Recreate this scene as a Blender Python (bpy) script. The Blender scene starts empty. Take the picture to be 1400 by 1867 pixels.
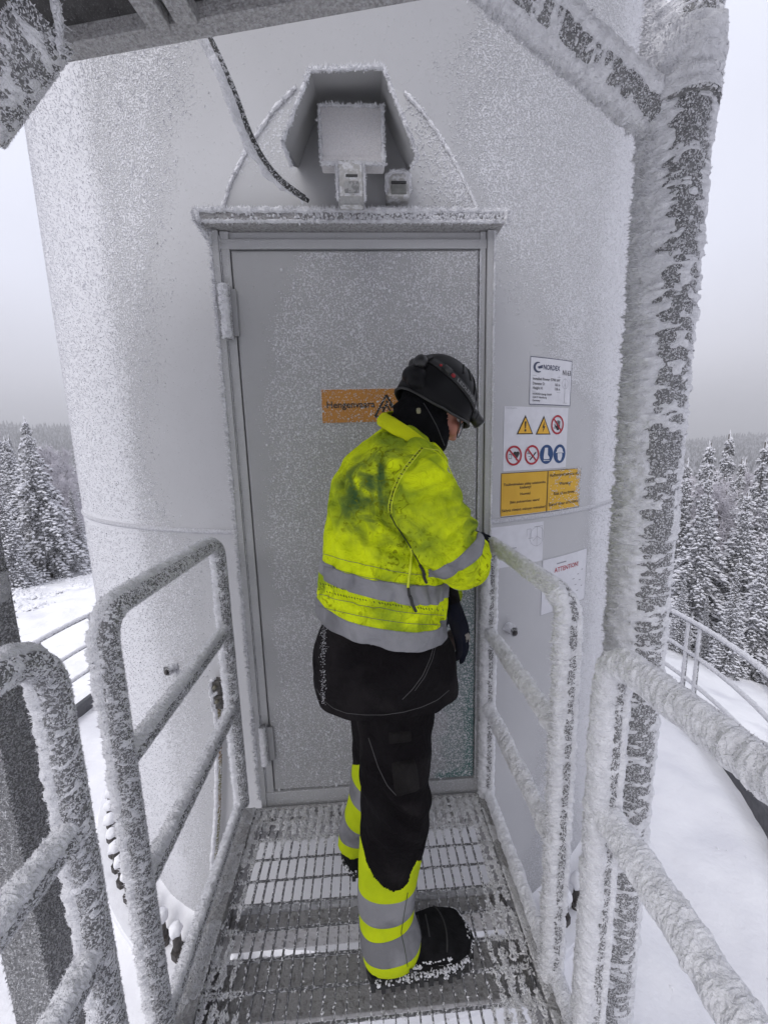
import bpy, bmesh, math, random
import numpy as np
from mathutils import Vector, Matrix
from mathutils.bvhtree import BVHTree

rnd = random.Random(7)
rng = np.random.default_rng(11)
sc = bpy.context.scene
COL = sc.collection
R = math.radians

# ------------------------------------------------------------------ camera
CAMP = np.array([0.0, 0.0, 1.45])
FPX, PITCH, YAW, ROLL = 706.4, .1579, .0507, -.0277
_cp, _sp, _cy, _sy = math.cos(PITCH), math.sin(PITCH), math.cos(YAW), math.sin(YAW)
FW = np.array([_sy * _cp, _cy * _cp, -_sp])
_R0 = np.array([_cy, -_sy, 0.0]); _U0 = np.cross(_R0, FW)
RT = _R0 * math.cos(ROLL) + _U0 * math.sin(ROLL)
UP = -_R0 * math.sin(ROLL) + _U0 * math.cos(ROLL)
cd = bpy.data.cameras.new('camera'); cam = bpy.data.objects.new('camera', cd); COL.objects.link(cam)
cd.sensor_fit = 'VERTICAL'; cd.sensor_height = 24; cd.lens = 24 * FPX / 1867
cd.clip_start = .02; cd.clip_end = 3000
cam.matrix_world = Matrix(((RT[0], UP[0], -FW[0], CAMP[0]), (RT[1], UP[1], -FW[1], CAMP[1]), (RT[2], UP[2], -FW[2], CAMP[2]), (0, 0, 0, 1)))
sc.camera = cam

# ------------------------------------------------------------------ world and sun
w = bpy.data.worlds.new('World'); sc.world = w; w.use_nodes = True
nt = w.node_tree; nt.nodes.clear()
out = nt.nodes.new('ShaderNodeOutputWorld')
sky = nt.nodes.new('ShaderNodeTexSky'); sky.sky_type = 'NISHITA'; sky.sun_disc = False
sky.sun_elevation = R(44); sky.sun_rotation = R(-135); sky.air_density = 1.0; sky.dust_density = 4.0
bg1 = nt.nodes.new('ShaderNodeBackground'); bg1.inputs[1].default_value = .05
hs = nt.nodes.new('ShaderNodeHueSaturation'); hs.inputs['Saturation'].default_value = .12; hs.inputs['Value'].default_value = .35
nt.links.new(sky.outputs[0], hs.inputs['Color']); nt.links.new(hs.outputs[0], bg1.inputs[0])
tc = nt.nodes.new('ShaderNodeTexCoord'); sp = nt.nodes.new('ShaderNodeSeparateXYZ')
nt.links.new(tc.outputs['Generated'], sp.inputs[0])
ramp = nt.nodes.new('ShaderNodeValToRGB')
cr = ramp.color_ramp
cr.elements[0].position = 0.0; cr.elements[0].color = (.37, .37, .415, 1)
cr.elements[1].position = 1.0; cr.elements[1].color = (.62, .64, .72, 1)
for p, c in ((.06, (.43, .43, .485, 1)), (.16, (.57, .575, .655, 1)), (.34, (.655, .675, .79, 1)), (.6, (.66, .68, .79, 1))):
    e = cr.elements.new(p); e.color = c
nt.links.new(sp.outputs[2], ramp.inputs[0])
nz = nt.nodes.new('ShaderNodeTexNoise'); nz.inputs['Scale'].default_value = 2.2; nz.inputs['Detail'].default_value = 3
nt.links.new(tc.outputs['Generated'], nz.inputs['Vector'])
mr = nt.nodes.new('ShaderNodeMapRange'); mr.inputs[1].default_value = .3; mr.inputs[2].default_value = .7
mr.inputs[3].default_value = .94; mr.inputs[4].default_value = 1.06
nt.links.new(nz.outputs[0], mr.inputs[0])
bg2 = nt.nodes.new('ShaderNodeBackground'); nt.links.new(ramp.outputs[0], bg2.inputs[0])
nt.links.new(mr.outputs[0], bg2.inputs[1])
add = nt.nodes.new('ShaderNodeAddShader')
nt.links.new(bg1.outputs[0], add.inputs[0]); nt.links.new(bg2.outputs[0], add.inputs[1])
nt.links.new(add.outputs[0], out.inputs[0])
sd = bpy.data.lights.new('sun', 'SUN'); sd.energy = 1.45; sd.angle = R(60); sd.color = (1, .97, .93)
so = bpy.data.objects.new('sun', sd); COL.objects.link(so)
_az = R(-135)   # compass from +Y towards +X
so.rotation_euler = Vector((-math.sin(_az) * math.cos(R(44)), -math.cos(_az) * math.cos(R(44)), -math.sin(R(44)))).to_track_quat('-Z', 'Y').to_euler()
sc.view_settings.view_transform = 'Standard'; sc.view_settings.look = 'None'
sc.view_settings.gamma = 1; sc.view_settings.use_curve_mapping = False
sc.view_settings.exposure = 0.52
sc.cycles.max_bounces = 6; sc.cycles.diffuse_bounces = 3; sc.cycles.glossy_bounces = 3
sc.cycles.transparent_max_bounces = 6; sc.cycles.volume_bounces = 0
sc.cycles.use_denoising = True

# ------------------------------------------------------------------ helpers
def unit(v):
    v = np.asarray(v, float); return v / np.linalg.norm(v)

def at(px, py, Y):
    d = FW * FPX + RT * (px - 700) - UP * (py - 933.5)
    return CAMP + d * (Y / d[1])

def atz(px, py, Z):
    d = FW * FPX + RT * (px - 700) - UP * (py - 933.5)
    return CAMP + d * ((Z - CAMP[2]) / d[2])

def _h(ix, iy, iz, seed):
    n = (ix.astype(np.int64) * 374761393 + iy.astype(np.int64) * 668265263 + iz.astype(np.int64) * 2147483647 + seed * 974634777)
    n = (n ^ (n >> 13)) * 1274126177
    n = n ^ (n >> 16)
    return (n & 0xffff).astype(np.float64) / 32767.5 - 1.0

def vn(P, s, seed=0):
    """value noise in -1..1"""
    P = np.asarray(P, float) * s
    i = np.floor(P).astype(np.int64); f = P - i; f = f * f * (3 - 2 * f)
    r = 0
    for dx in (0, 1):
        for dy in (0, 1):
            for dz in (0, 1):
                wt = (f[..., 0] if dx else 1 - f[..., 0]) * (f[..., 1] if dy else 1 - f[..., 1]) * (f[..., 2] if dz else 1 - f[..., 2])
                r = r + wt * _h(i[..., 0] + dx, i[..., 1] + dy, i[..., 2] + dz, seed)
    return r

def fbm(P, s, seed=0, o=3):
    return sum(vn(P, s * 2 ** k, seed + k) * .5 ** k for k in range(o))

def sst(a, b, x):
    t = np.clip((x - a) / (b - a), 0, 1); return t * t * (3 - 2 * t)

def fast_mesh(name, V, faces, smooth=False):
    """faces: list of int arrays (n,k)"""
    me = bpy.data.meshes.new(name)
    V = np.asarray(V, np.float32); me.vertices.add(len(V)); me.vertices.foreach_set('co', V.ravel())
    if not isinstance(faces, (list, tuple)): faces = [faces]
    faces = [np.asarray(f) for f in faces if len(f)]
    nl = sum(f.size for f in faces); npo = sum(len(f) for f in faces)
    me.loops.add(nl); me.polygons.add(npo)
    me.loops.foreach_set('vertex_index', np.concatenate([f.ravel() for f in faces]).astype(np.int32))
    tot = np.concatenate([np.full(len(f), f.shape[1]) for f in faces]).astype(np.int32)
    st = np.concatenate([[0], np.cumsum(tot)[:-1]]).astype(np.int32)
    me.polygons.foreach_set('loop_start', st); me.polygons.foreach_set('loop_total', tot)
    me.polygons.foreach_set('use_smooth', np.full(npo, bool(smooth)))
    me.update(calc_edges=True)
    return me

WP = {}
def thing(name, label, cat, loc=(0, 0, 0), group=None):
    o = bpy.data.objects.new(name, None); COL.objects.link(o); o.location = loc
    o.empty_display_size = .1
    o['label'] = label; o['category'] = cat
    if group: o['group'] = group
    WP[o.name] = np.array(loc, float); return o

def put(name, me, m=None, parent=None, loc=(0, 0, 0), kind=None, label=None, cat=None, group=None):
    o = bpy.data.objects.new(name, me); COL.objects.link(o)
    base = WP[parent.name] if parent is not None else np.zeros(3)
    o.location = np.asarray(loc, float) - base
    if parent is not None: o.parent = parent
    WP[o.name] = np.array(loc, float)
    if m is not None and not me.materials: me.materials.append(m)
    if kind: o['kind'] = kind
    if label: o['label'] = label
    if cat: o['category'] = cat
    if group: o['group'] = group
    return o

def box_me(name, a, b, bev=0.0, seg=2):
    bm = bmesh.new(); bmesh.ops.create_cube(bm, size=1)
    a = Vector(a); b = Vector(b)
    for v in bm.verts: v.co = Vector([(a[i] + b[i]) / 2 + v.co[i] * (b[i] - a[i]) for i in range(3)])
    if bev: bmesh.ops.bevel(bm, geom=bm.edges[:], offset=bev, segments=seg, profile=.6, affect='EDGES')
    me = bpy.data.meshes.new(name); bm.to_mesh(me); bm.free(); return me

def prism_me(name, pts, d, bev=0.0):
    """pts: list of 3D points of a planar polygon, d: extrusion vector"""
    bm = bmesh.new(); vs = [bm.verts.new(Vector(p)) for p in pts]; f = bm.faces.new(vs)
    r = bmesh.ops.extrude_face_region(bm, geom=[f])
    vv = [g for g in r['geom'] if isinstance(g, bmesh.types.BMVert)]
    bmesh.ops.translate(bm, verts=vv, vec=Vector(d))
    bmesh.ops.recalc_face_normals(bm, faces=bm.faces[:])
    if bev: bmesh.ops.bevel(bm, geom=bm.edges[:], offset=bev, segments=1, affect='EDGES')
    me = bpy.data.meshes.new(name); bm.to_mesh(me); bm.free(); return me

def resample(pts, step, corner=0.0):
    """polyline with optional rounded corners -> evenly spaced points"""
    P = [np.asarray(p, float) for p in pts]
    if corner and len(P) > 2:
        Q = [P[0]]
        for i in range(1, len(P) - 1):
            a = unit(P[i - 1] - P[i]); b = unit(P[i + 1] - P[i])
            c = min(corner, .45 * np.linalg.norm(P[i - 1] - P[i]), .45 * np.linalg.norm(P[i + 1] - P[i]))
            A = P[i] + a * c; B = P[i] + b * c
            for t in np.linspace(0, 1, 9): Q.append((1 - t) ** 2 * A + 2 * t * (1 - t) * P[i] + t * t * B)
        Q.append(P[-1]); P = Q
    P = np.array(P); L = np.concatenate([[0], np.cumsum(np.linalg.norm(np.diff(P, axis=0), axis=1))])
    n = max(2, int(L[-1] / step) + 1); t = np.linspace(0, L[-1], n)
    return np.stack([np.interp(t, L, P[:, k]) for k in range(3)], 1)

def frames(P):
    T = np.gradient(P, axis=0); T /= np.linalg.norm(T, axis=1)[:, None]
    a = np.cross(T[0], [0.31, 0.2, .93]);
    if np.linalg.norm(a) < .2: a = np.cross(T[0], [1, 0, 0])
    a = unit(a); A = [a]
    for i in range(1, len(P)):
        a = a - T[i] * np.dot(a, T[i]); a = unit(a); A.append(a)
    A = np.array(A); B = np.cross(T, A); return T, A, B

def tube_arrays(P, r, seg=16, cap=True):
    P = np.asarray(P, float); T, A, B = frames(P); n = len(P)
    r = np.broadcast_to(np.asarray(r, float), (n,)) if np.ndim(r) < 2 else r
    th = np.linspace(0, 2 * np.pi, seg, endpoint=False)
    N = A[:, None] * np.cos(th)[None, :, None] + B[:, None] * np.sin(th)[None, :, None]
    rr = r[:, None] if np.ndim(r) == 1 else r
    V = P[:, None] + N * np.broadcast_to(rr, (n, seg))[..., None]
    idx = np.arange(n * seg).reshape(n, seg)
    q = np.stack([idx[:-1], np.roll(idx[:-1], -1, 1), np.roll(idx[1:], -1, 1), idx[1:]], -1).reshape(-1, 4)
    V = V.reshape(-1, 3); F = [q]
    if cap:
        V = np.vstack([V, P[0], P[-1]]); k = n * seg
        F.append(np.stack([np.roll(idx[0], -1), idx[0], np.full(seg, k)], 1))
        F.append(np.stack([idx[-1], np.roll(idx[-1], -1), np.full(seg, k + 1)], 1))
    return V, F, N

def tube_me(name, P, r, seg=16, cap=True):
    V, F, _ = tube_arrays(P, r, seg, cap); return fast_mesh(name, V, F, True)

def merge(parts):
    Vs, Fs, o = [], [], 0
    for V, F in parts:
        Vs.append(V); Fs += [np.asarray(f) + o for f in F if len(f)]; o += len(V)
    byk = {}
    for f in Fs: byk.setdefault(f.shape[1], []).append(f)
    return np.vstack(Vs), [np.vstack(v) for v in byk.values()]

def crystal_arrays(base, dirs, length, width, flat=.6):
    """pointed ice needles: three-sided pyramids (base open, sunk in the frost)"""
    n = len(base); d = dirs / np.linalg.norm(dirs, axis=1)[:, None]
    q = rng.normal(size=(n, 3)); a = np.cross(d, q); a /= np.linalg.norm(a, axis=1)[:, None]; b = np.cross(d, a)
    wd = width[:, None] * .5; V = np.empty((n, 4, 3)); bb = base - d * (width * .4)[:, None]
    V[:, 0] = bb + a * wd; V[:, 1] = bb - a * wd * .6 + b * wd * flat; V[:, 2] = bb - a * wd * .6 - b * wd * flat
    V[:, 3] = base + d * length[:, None] + a * (length * .12)[:, None]
    i = np.arange(n)[:, None] * 4
    F = np.concatenate([i + [0, 1, 3], i + [1, 2, 3], i + [2, 0, 3]], 0)
    return V.reshape(-1, 3), [F]

def dome_arrays(base, nrm, r, h):
    """little rounded ice grains: five-sided two-step domes"""
    n = len(base); nr = nrm / np.linalg.norm(nrm, axis=1)[:, None]
    q = rng.normal(size=(n, 3)); a = np.cross(nr, q); a /= np.linalg.norm(a, axis=1)[:, None]; b = np.cross(nr, a)
    V = np.empty((n, 11, 3)); 
    for k in range(5):
        t = 2 * math.pi * k / 5; u = a * math.cos(t) + b * math.sin(t)
        j = 1 + .25 * rng.normal(size=n)[:, None] * .6
        V[:, k] = base + u * r[:, None] * j - nr * (h * .15)[:, None]
        V[:, 5 + k] = base + u * (r * .68)[:, None] * j + nr * (h * .72)[:, None]
    V[:, 10] = base + nr * h[:, None]
    i = np.arange(n)[:, None] * 11; Q = []; Tt = []
    for k in range(5):
        k2 = (k + 1) % 5; Q.append(i + [k, k2, 5 + k2, 5 + k]); Tt.append(i + [5 + k, 5 + k2, 10])
    return V.reshape(-1, 3), [np.concatenate(Q), np.concatenate(Tt)]

# ------------------------------------------------------------------ materials
MATS = {}
def mat(name, c1, c2=None, rough=.8, metal=0.0, scale=20, bump=0.0, bscale=None, detail=4, lo=.35, hi=.65, coat=0, spec=.5, c3=None, s3=3, lo3=.5, hi3=.65):
    if name in MATS: return MATS[name]
    m = bpy.data.materials.new(name); m.use_nodes = True; t = m.node_tree; b = t.nodes['Principled BSDF']
    b.inputs['Roughness'].default_value = rough; b.inputs['Metallic'].default_value = metal
    b.inputs['Specular IOR Level'].default_value = spec
    if coat: b.inputs['Coat Weight'].default_value = coat
    c = t.nodes.new('ShaderNodeTexCoord')
    c2 = c2 or tuple(x * .85 for x in c1)
    n = t.nodes.new('ShaderNodeTexNoise'); n.inputs['Scale'].default_value = scale; n.inputs['Detail'].default_value = detail
    t.links.new(c.outputs['Object'], n.inputs['Vector'])
    r = t.nodes.new('ShaderNodeMapRange'); r.inputs[1].default_value = lo; r.inputs[2].default_value = hi
    t.links.new(n.outputs[0], r.inputs[0])
    x = t.nodes.new('ShaderNodeMix'); x.data_type = 'RGBA'
    x.inputs[6].default_value = (*c1, 1); x.inputs[7].default_value = (*c2, 1)
    t.links.new(r.outputs[0], x.inputs[0]); last = x.outputs[2]
    if c3:
        n3 = t.nodes.new('ShaderNodeTexNoise'); n3.inputs['Scale'].default_value = s3; n3.inputs['Detail'].default_value = 5
        t.links.new(c.outputs['Object'], n3.inputs['Vector'])
        r3 = t.nodes.new('ShaderNodeMapRange'); r3.inputs[1].default_value = lo3; r3.inputs[2].default_value = hi3
        t.links.new(n3.outputs[0], r3.inputs[0])
        y = t.nodes.new('ShaderNodeMix'); y.data_type = 'RGBA'; y.inputs[7].default_value = (*c3, 1)
        t.links.new(last, y.inputs[6]); t.links.new(r3.outputs[0], y.inputs[0]); last = y.outputs[2]
    t.links.new(last, b.inputs['Base Color'])
    if bump:
        n2 = t.nodes.new('ShaderNodeTexNoise'); n2.inputs['Scale'].default_value = bscale or scale * 3; n2.inputs['Detail'].default_value = 5
        t.links.new(c.outputs['Object'], n2.inputs['Vector'])
        bu = t.nodes.new('ShaderNodeBump'); bu.inputs['Strength'].default_value = min(1, bump); bu.inputs['Distance'].default_value = .01
        t.links.new(n2.outputs[0], bu.inputs['Height']); t.links.new(bu.outputs[0], b.inputs['Normal'])
    MATS[name] = m; return m

M_frost = mat('rime', (.78, .78, .81), (.66, .66, .69), rough=.95, scale=60, bump=.6, bscale=260, spec=.2)
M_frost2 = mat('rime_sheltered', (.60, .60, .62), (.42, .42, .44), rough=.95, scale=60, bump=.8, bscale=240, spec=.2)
M_snow = mat('snow', (.84, .84, .87), (.76, .76, .80), rough=.9, scale=3.0, bump=.7, bscale=22, spec=.2)
M_galv = mat('galvanised_steel', (.22, .22, .225), (.13, .13, .135), rough=.65, metal=.15, scale=90, bump=.3, bscale=200, c3=(.55, .55, .57), s3=170, lo3=.56, hi3=.62)
M_grate = mat('galvanised_bar', (.14, .14, .145), (.09, .09, .095), rough=.6, metal=.3, scale=60, bump=.2, c3=(.5, .5, .52), s3=110, lo3=.5, hi3=.6)
M_beam = mat('frosted_beam', (.24, .235, .235), (.40, .39, .39), rough=.85, scale=100, bump=.6, bscale=200, c3=(.42, .42, .43), s3=150, lo3=.5, hi3=.62)
M_paint = mat('tower_paint', (.30, .30, .31), (.27, .27, .28), rough=.6, scale=5, bump=.08, bscale=300)
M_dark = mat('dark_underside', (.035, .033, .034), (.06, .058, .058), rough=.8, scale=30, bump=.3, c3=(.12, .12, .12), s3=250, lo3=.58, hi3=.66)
M_black = mat('black_plastic', (.012, .012, .013), (.02, .02, .02), rough=.45, scale=30)

def frosty(name, paint, frost, gscale, bump=.7, attr='frost', tint=None):
    """paint seen through a grainy frost whose cover is stored per vertex"""
    m = bpy.data.materials.new(name); m.use_nodes = True; t = m.node_tree; b = t.nodes['Principled BSDF']
    b.inputs['Roughness'].default_value = .75; b.inputs['Specular IOR Level'].default_value = .3
    c = t.nodes.new('ShaderNodeTexCoord'); a = t.nodes.new('ShaderNodeAttribute'); a.attribute_name = attr
    n = t.nodes.new('ShaderNodeTexNoise'); n.inputs['Scale'].default_value = gscale; n.inputs['Detail'].default_value = 1.2; n.inputs['Roughness'].default_value = .5
    t.links.new(c.outputs['Object'], n.inputs['Vector'])
    s = t.nodes.new('ShaderNodeSeparateColor'); t.links.new(a.outputs['Color'], s.inputs[0])
    # mask = smoothstep(1-cover +- .12, noise)
    inv = t.nodes.new('ShaderNodeMapRange'); inv.inputs[1].default_value = 0; inv.inputs[2].default_value = 1; inv.inputs[3].default_value = .78; inv.inputs[4].default_value = .22
    t.links.new(s.outputs[0], inv.inputs[0])
    sub = t.nodes.new('ShaderNodeMath'); sub.operation = 'SUBTRACT'; t.links.new(n.outputs[0], sub.inputs[0]); t.links.new(inv.outputs[0], sub.inputs[1])
    mr = t.nodes.new('ShaderNodeMapRange'); mr.interpolation_type = 'SMOOTHSTEP'; mr.inputs[1].default_value = -.07; mr.inputs[2].default_value = .12
    t.links.new(sub.outputs[0], mr.inputs[0])
    n2 = t.nodes.new('ShaderNodeTexNoise'); n2.inputs['Scale'].default_value = 3; n2.inputs['Detail'].default_value = 6
    t.links.new(c.outputs['Object'], n2.inputs['Vector'])
    pa = t.nodes.new('ShaderNodeMix'); pa.data_type = 'RGBA'; pa.inputs[6].default_value = (*[v * 1.06 for v in paint], 1); pa.inputs[7].default_value = (*[v * .92 for v in paint], 1)
    t.links.new(n2.outputs[0], pa.inputs[0]); last = pa.outputs[2]
    if tint:
        tm = t.nodes.new('ShaderNodeMix'); tm.data_type = 'RGBA'; tm.inputs[7].default_value = (*tint, 1)
        t.links.new(last, tm.inputs[6]); t.links.new(s.outputs[1], tm.inputs[0]); last = tm.outputs[2]
    x = t.nodes.new('ShaderNodeMix'); x.data_type = 'RGBA'; x.inputs[7].default_value = (*frost, 1)
    t.links.new(last, x.inputs[6]); t.links.new(mr.outputs[0], x.inputs[0]); t.links.new(x.outputs[2], b.inputs['Base Color'])
    bu = t.nodes.new('ShaderNodeBump'); bu.inputs['Strength'].default_value = bump; bu.inputs['Distance'].default_value = .006
    t.links.new(mr.outputs[0], bu.inputs['Height']); t.links.new(bu.outputs[0], b.inputs['Normal'])
    return m

def set_attr(me, r, g=None):
    a = me.color_attributes.new('frost', 'FLOAT_COLOR', 'POINT')
    n = len(me.vertices); c = np.zeros((n, 4), np.float32); c[:, 0] = r; c[:, 3] = 1
    if g is not None: c[:, 1] = g
    a.data.foreach_set('color', c.ravel())

# ------------------------------------------------------------------ rime on tubes
WIND = unit((-1, .25, .35))
def rime_tube(name, P, r0, parent, lump=.16, tmax=.012, amp=.004, n_per_m=3000, clen=.010, cw=.0042, step=.004, seg=48, streak=1.0, bare=.1,
              wind=WIND, m=None, spk=1.0, mean=-.0004, seed=0, noisefreq=105, rim=0.0):
    P = resample(P, step); T, A, B = frames(P); n = len(P)
    th = np.linspace(0, 2 * np.pi, seg, endpoint=False)
    N = A[:, None] * np.cos(th)[None, :, None] + B[:, None] * np.sin(th)[None, :, None]
    wd = np.asarray(wind, float)
    # wind component across the tube
    d = (N * wd).sum(-1)
    base = P[:, None] + N * r0
    # anisotropic coordinates: stretch noise around the tube, tight along it
    s = np.arange(n) * step
    def h_at(base, N, d, s):
        q = np.stack([N[..., 0] * r0 / streak, N[..., 1] * r0 / streak, N[..., 2] * r0 / streak], -1) * 1.0
        T0 = T.mean(0)
        q = q + unit(T0) * s[..., None]
        c = sst(-.05 + bare, .85 + bare * .3, d + .16 * fbm(q, 34, seed + 5, 2))
        c = np.maximum(c, rim * sst(-.50, -.82, d + .1 * vn(q, 40, seed + 6)))
        return tmax * c * (1 + lump * 1.3 * vn(base, 34, seed + 4) + lump * .8 * vn(base, 80, seed + 8)) + amp * (.80 + .20 * c) * (.7 * vn(q, noisefreq, seed + 9) + vn(q, noisefreq * 2.3, seed + 11)) * .70 + .0012 * vn(q, 380, seed + 3) + mean - .0006 * (1 - sst(0, .3, c))
    h = h_at(base, N, d, np.broadcast_to(s[:, None], d.shape))
    V = P[:, None] + N * (r0 + h)[..., None]
    idx = np.arange(n * seg).reshape(n, seg)
    q = np.stack([idx[:-1], np.roll(idx[:-1], -1, 1), np.roll(idx[1:], -1, 1), idx[1:]], -1).reshape(-1, 4)
    hf = h.reshape(-1)
    keep = (hf[q] > -.0015).any(1); q = q[keep]
    shell = (V.reshape(-1, 3), [q])
    L = n * step; N1 = int(L * n_per_m)
    ii = rng.integers(0, n, N1 * 2); jj = rng.integers(0, seg, N1 * 2)
    dd = d[ii, jj]; hh = h[ii, jj]
    pr = np.clip(.12 + .9 * sst(-.3, .6, dd), 0, 1) * (hh > .0003)
    k = rng.random(N1 * 2) < pr; ii, jj, dd, hh = ii[k], jj[k], dd[k], hh[k]
    nn = N[ii, jj]; bp = P[ii] + nn * (r0 + hh - .001)[:, None] + T[ii] * (rng.random(len(ii)) - .5)[:, None] * step
    # flow along the tube surface away from wind pole
    dr = nn * .9 + wd * .45 + rng.normal(size=nn.shape) * .42
    ln = .55 * clen * (.22 + .9 * rng.random(len(ii)) ** 3) * (.22 + 1.0 * sst(.45, 1.0, dd)); wdth = cw * (.6 + .8 * rng.random(len(ii)))
    cry = crystal_arrays(bp, dr, ln, wdth)
    # sparse grains on the bare side
    N2 = int(L * n_per_m * 1.3 * spk); ii = rng.integers(0, n, N2); jj = rng.integers(0, seg, N2)
    k = h[ii, jj] < .0015; ii, jj = ii[k], jj[k]; j2 = (rng.random(len(ii)) - .5) * 2 * np.pi / seg * 1.2; nn = N[ii, jj]; bn = np.cross(T[ii], nn); nn = nn * np.cos(j2)[:, None] + bn * np.sin(j2)[:, None]
    bp = P[ii] + nn * (r0 + .0002) + T[ii] * (rng.random(len(ii)) - .5)[:, None] * step
    dm = crystal_arrays(bp, nn + rng.normal(size=nn.shape) * .6 + wd * .35, .0042 * (.3 + rng.random(len(ii))) * (.8 + min(r0, .07) * 3), .0036 * (.5 + rng.random(len(ii)) ** 1.5) * (.8 + min(r0, .07) * 3), flat=.9)
    V, F = merge([shell, cry, dm])
    me = fast_mesh(name, V, F, False)
    return put(name, me, m or M_frost, parent, kind='stuff')

def rime_edge(name, P, parent, n_per_m=900, length=.010, width=.004, out=(0, -1, 0), spread=.5, wid=.006, m=None, blob=.004):
    """fringe of frost along an edge: a lumpy bead with needles"""
    P = resample(P, .005); T, A, B = frames(P)
    V, F, N = tube_arrays(P, .0005, 8, True)
    n = len(P)
    rr = blob * (1 + .5 * fbm(P, 60, 3, 2))
    V = (P[:, None] + N * rr[:, None, None] * (1 + .3 * vn(P[:, None] + N * .01, 200, 4))[..., None]).reshape(-1, 3); V = np.vstack([V, P[0], P[-1]])
    K = int(n * .005 * n_per_m); ii = rng.integers(0, n, K); o = np.asarray(out, float)
    dr = o + rng.normal(size=(K, 3)) * spread
    bp = P[ii] + rng.normal(size=(K, 3)) * wid * .4
    ln = length * (.3 + rng.random(K) ** 2); cr_ = crystal_arrays(bp, dr, ln, width * (.6 + .8 * rng.random(K)))
    VV, FF = merge([(V, F), cr_])
    return put(name, fast_mesh(name, VV, FF, False), m or M_frost, parent, kind='stuff')

# ------------------------------------------------------------------ terrain
CX, CY, TR = -.02, 3.68, 2.10
def ground_z(x, y):
    x = np.asarray(x, float); y = np.asarray(y, float)
    r = np.hypot(x - CX, y - CY); az = np.arctan2(x, y)
    k = .06 + .27 * sst(-.2, .6, az)
    far = np.where(az < 0, 1, 0) * 1.0
    s = np.minimum(r, 24) - 3.3
    z = -1.42 - k * np.clip(s, 0, None)
    # valley, then the far ridge
    z = z - 4 * sst(24, 70, r)
    ridge = 15 + 12 * sst(.3, -.5, az) + 3 * np.sin(az * 7) + 2 * np.sin(az * 17 + 1)
    z = z + ridge * sst(110, 330, r) * (.75 + .1 * sst(330, 600, r))
    p = np.stack([x, y, 0 * x], -1)
    z = z + .10 * fbm(p, .5, 4, 3) * sst(3.4, 7, r) + .045 * fbm(p, 3.0, 8, 3) * sst(3.3, 4, r) + 1.5 * fbm(p, .03, 2, 3) * sst(60, 150, r)
    return z
na = 360; rs = np.concatenate([np.linspace(3.20, 12, 60), np.geomspace(12.4, 640, 70)])
aa = np.linspace(0, 2 * np.pi, na, endpoint=False)
X = CX + rs[:, None] * np.sin(aa); Y = CY + rs[:, None] * np.cos(aa); Z = ground_z(X, Y)
V = np.stack([X, Y, Z], -1).reshape(-1, 3); idx = np.arange(len(rs) * na).reshape(len(rs), na)
q = np.stack([idx[:-1], np.roll(idx[:-1], -1, 1), np.roll(idx[1:], -1, 1), idx[1:]], -1).reshape(-1, 4)[:, ::-1]
me = fast_mesh('snow_ground', V, [q], True)
# ground material: snow near, dark snowy forest on the far slopes
gm = bpy.data.materials.new('ground'); gm.use_nodes = True; t = gm.node_tree; b = t.nodes['Principled BSDF']; b.inputs['Roughness'].default_value = .95
b.inputs['Specular IOR Level'].default_value = .2
a = t.nodes.new('ShaderNodeAttribute'); a.attribute_name = 'frost'; s = t.nodes.new('ShaderNodeSeparateColor'); t.links.new(a.outputs['Color'], s.inputs[0])
c = t.nodes.new('ShaderNodeTexCoord'); n = t.nodes.new('ShaderNodeTexNoise'); n.inputs['Scale'].default_value = .35; n.inputs['Detail'].default_value = 8
t.links.new(c.outputs['Object'], n.inputs['Vector'])
fr = t.nodes.new('ShaderNodeValToRGB'); fr.color_ramp.elements[0].position = .42; fr.color_ramp.elements[0].color = (.05, .052, .06, 1)
fr.color_ramp.elements[1].position = .66; fr.color_ramp.elements[1].color = (.22, .22, .25, 1); t.links.new(n.outputs[0], fr.inputs[0])
sn = t.nodes.new('ShaderNodeTexNoise'); sn.inputs['Scale'].default_value = 1.6; sn.inputs['Detail'].default_value = 8; t.links.new(c.outputs['Object'], sn.inputs['Vector'])
sr = t.nodes.new('ShaderNodeValToRGB'); sr.color_ramp.elements[0].position = .3; sr.color_ramp.elements[0].color = (.72, .72, .76, 1)
sr.color_ramp.elements[1].position = .5; sr.color_ramp.elements[1].color = (.86, .86, .88, 1); t.links.new(sn.outputs[0], sr.inputs[0])
x = t.nodes.new('ShaderNodeMix'); x.data_type = 'RGBA'; t.links.new(sr.outputs[0], x.inputs[6]); t.links.new(fr.outputs[0], x.inputs[7]); t.links.new(s.outputs[0], x.inputs[0])
t.links.new(x.outputs[2], b.inputs['Base Color'])
bu = t.nodes.new('ShaderNodeBump'); bu.inputs['Strength'].default_value = .6; bu.inputs['Distance'].default_value = .05
n4 = t.nodes.new('ShaderNodeTexNoise'); n4.inputs['Scale'].default_value = 6; n4.inputs['Detail'].default_value = 8; t.links.new(c.outputs['Object'], n4.inputs['Vector'])
t.links.new(n4.outputs[0], bu.inputs['Height']); t.links.new(bu.outputs[0], b.inputs['Normal'])
set_attr(me, np.broadcast_to(sst(26, 45, rs)[:, None], (len(rs), na)).ravel())
put('ground', me, gm, kind='structure')
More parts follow.
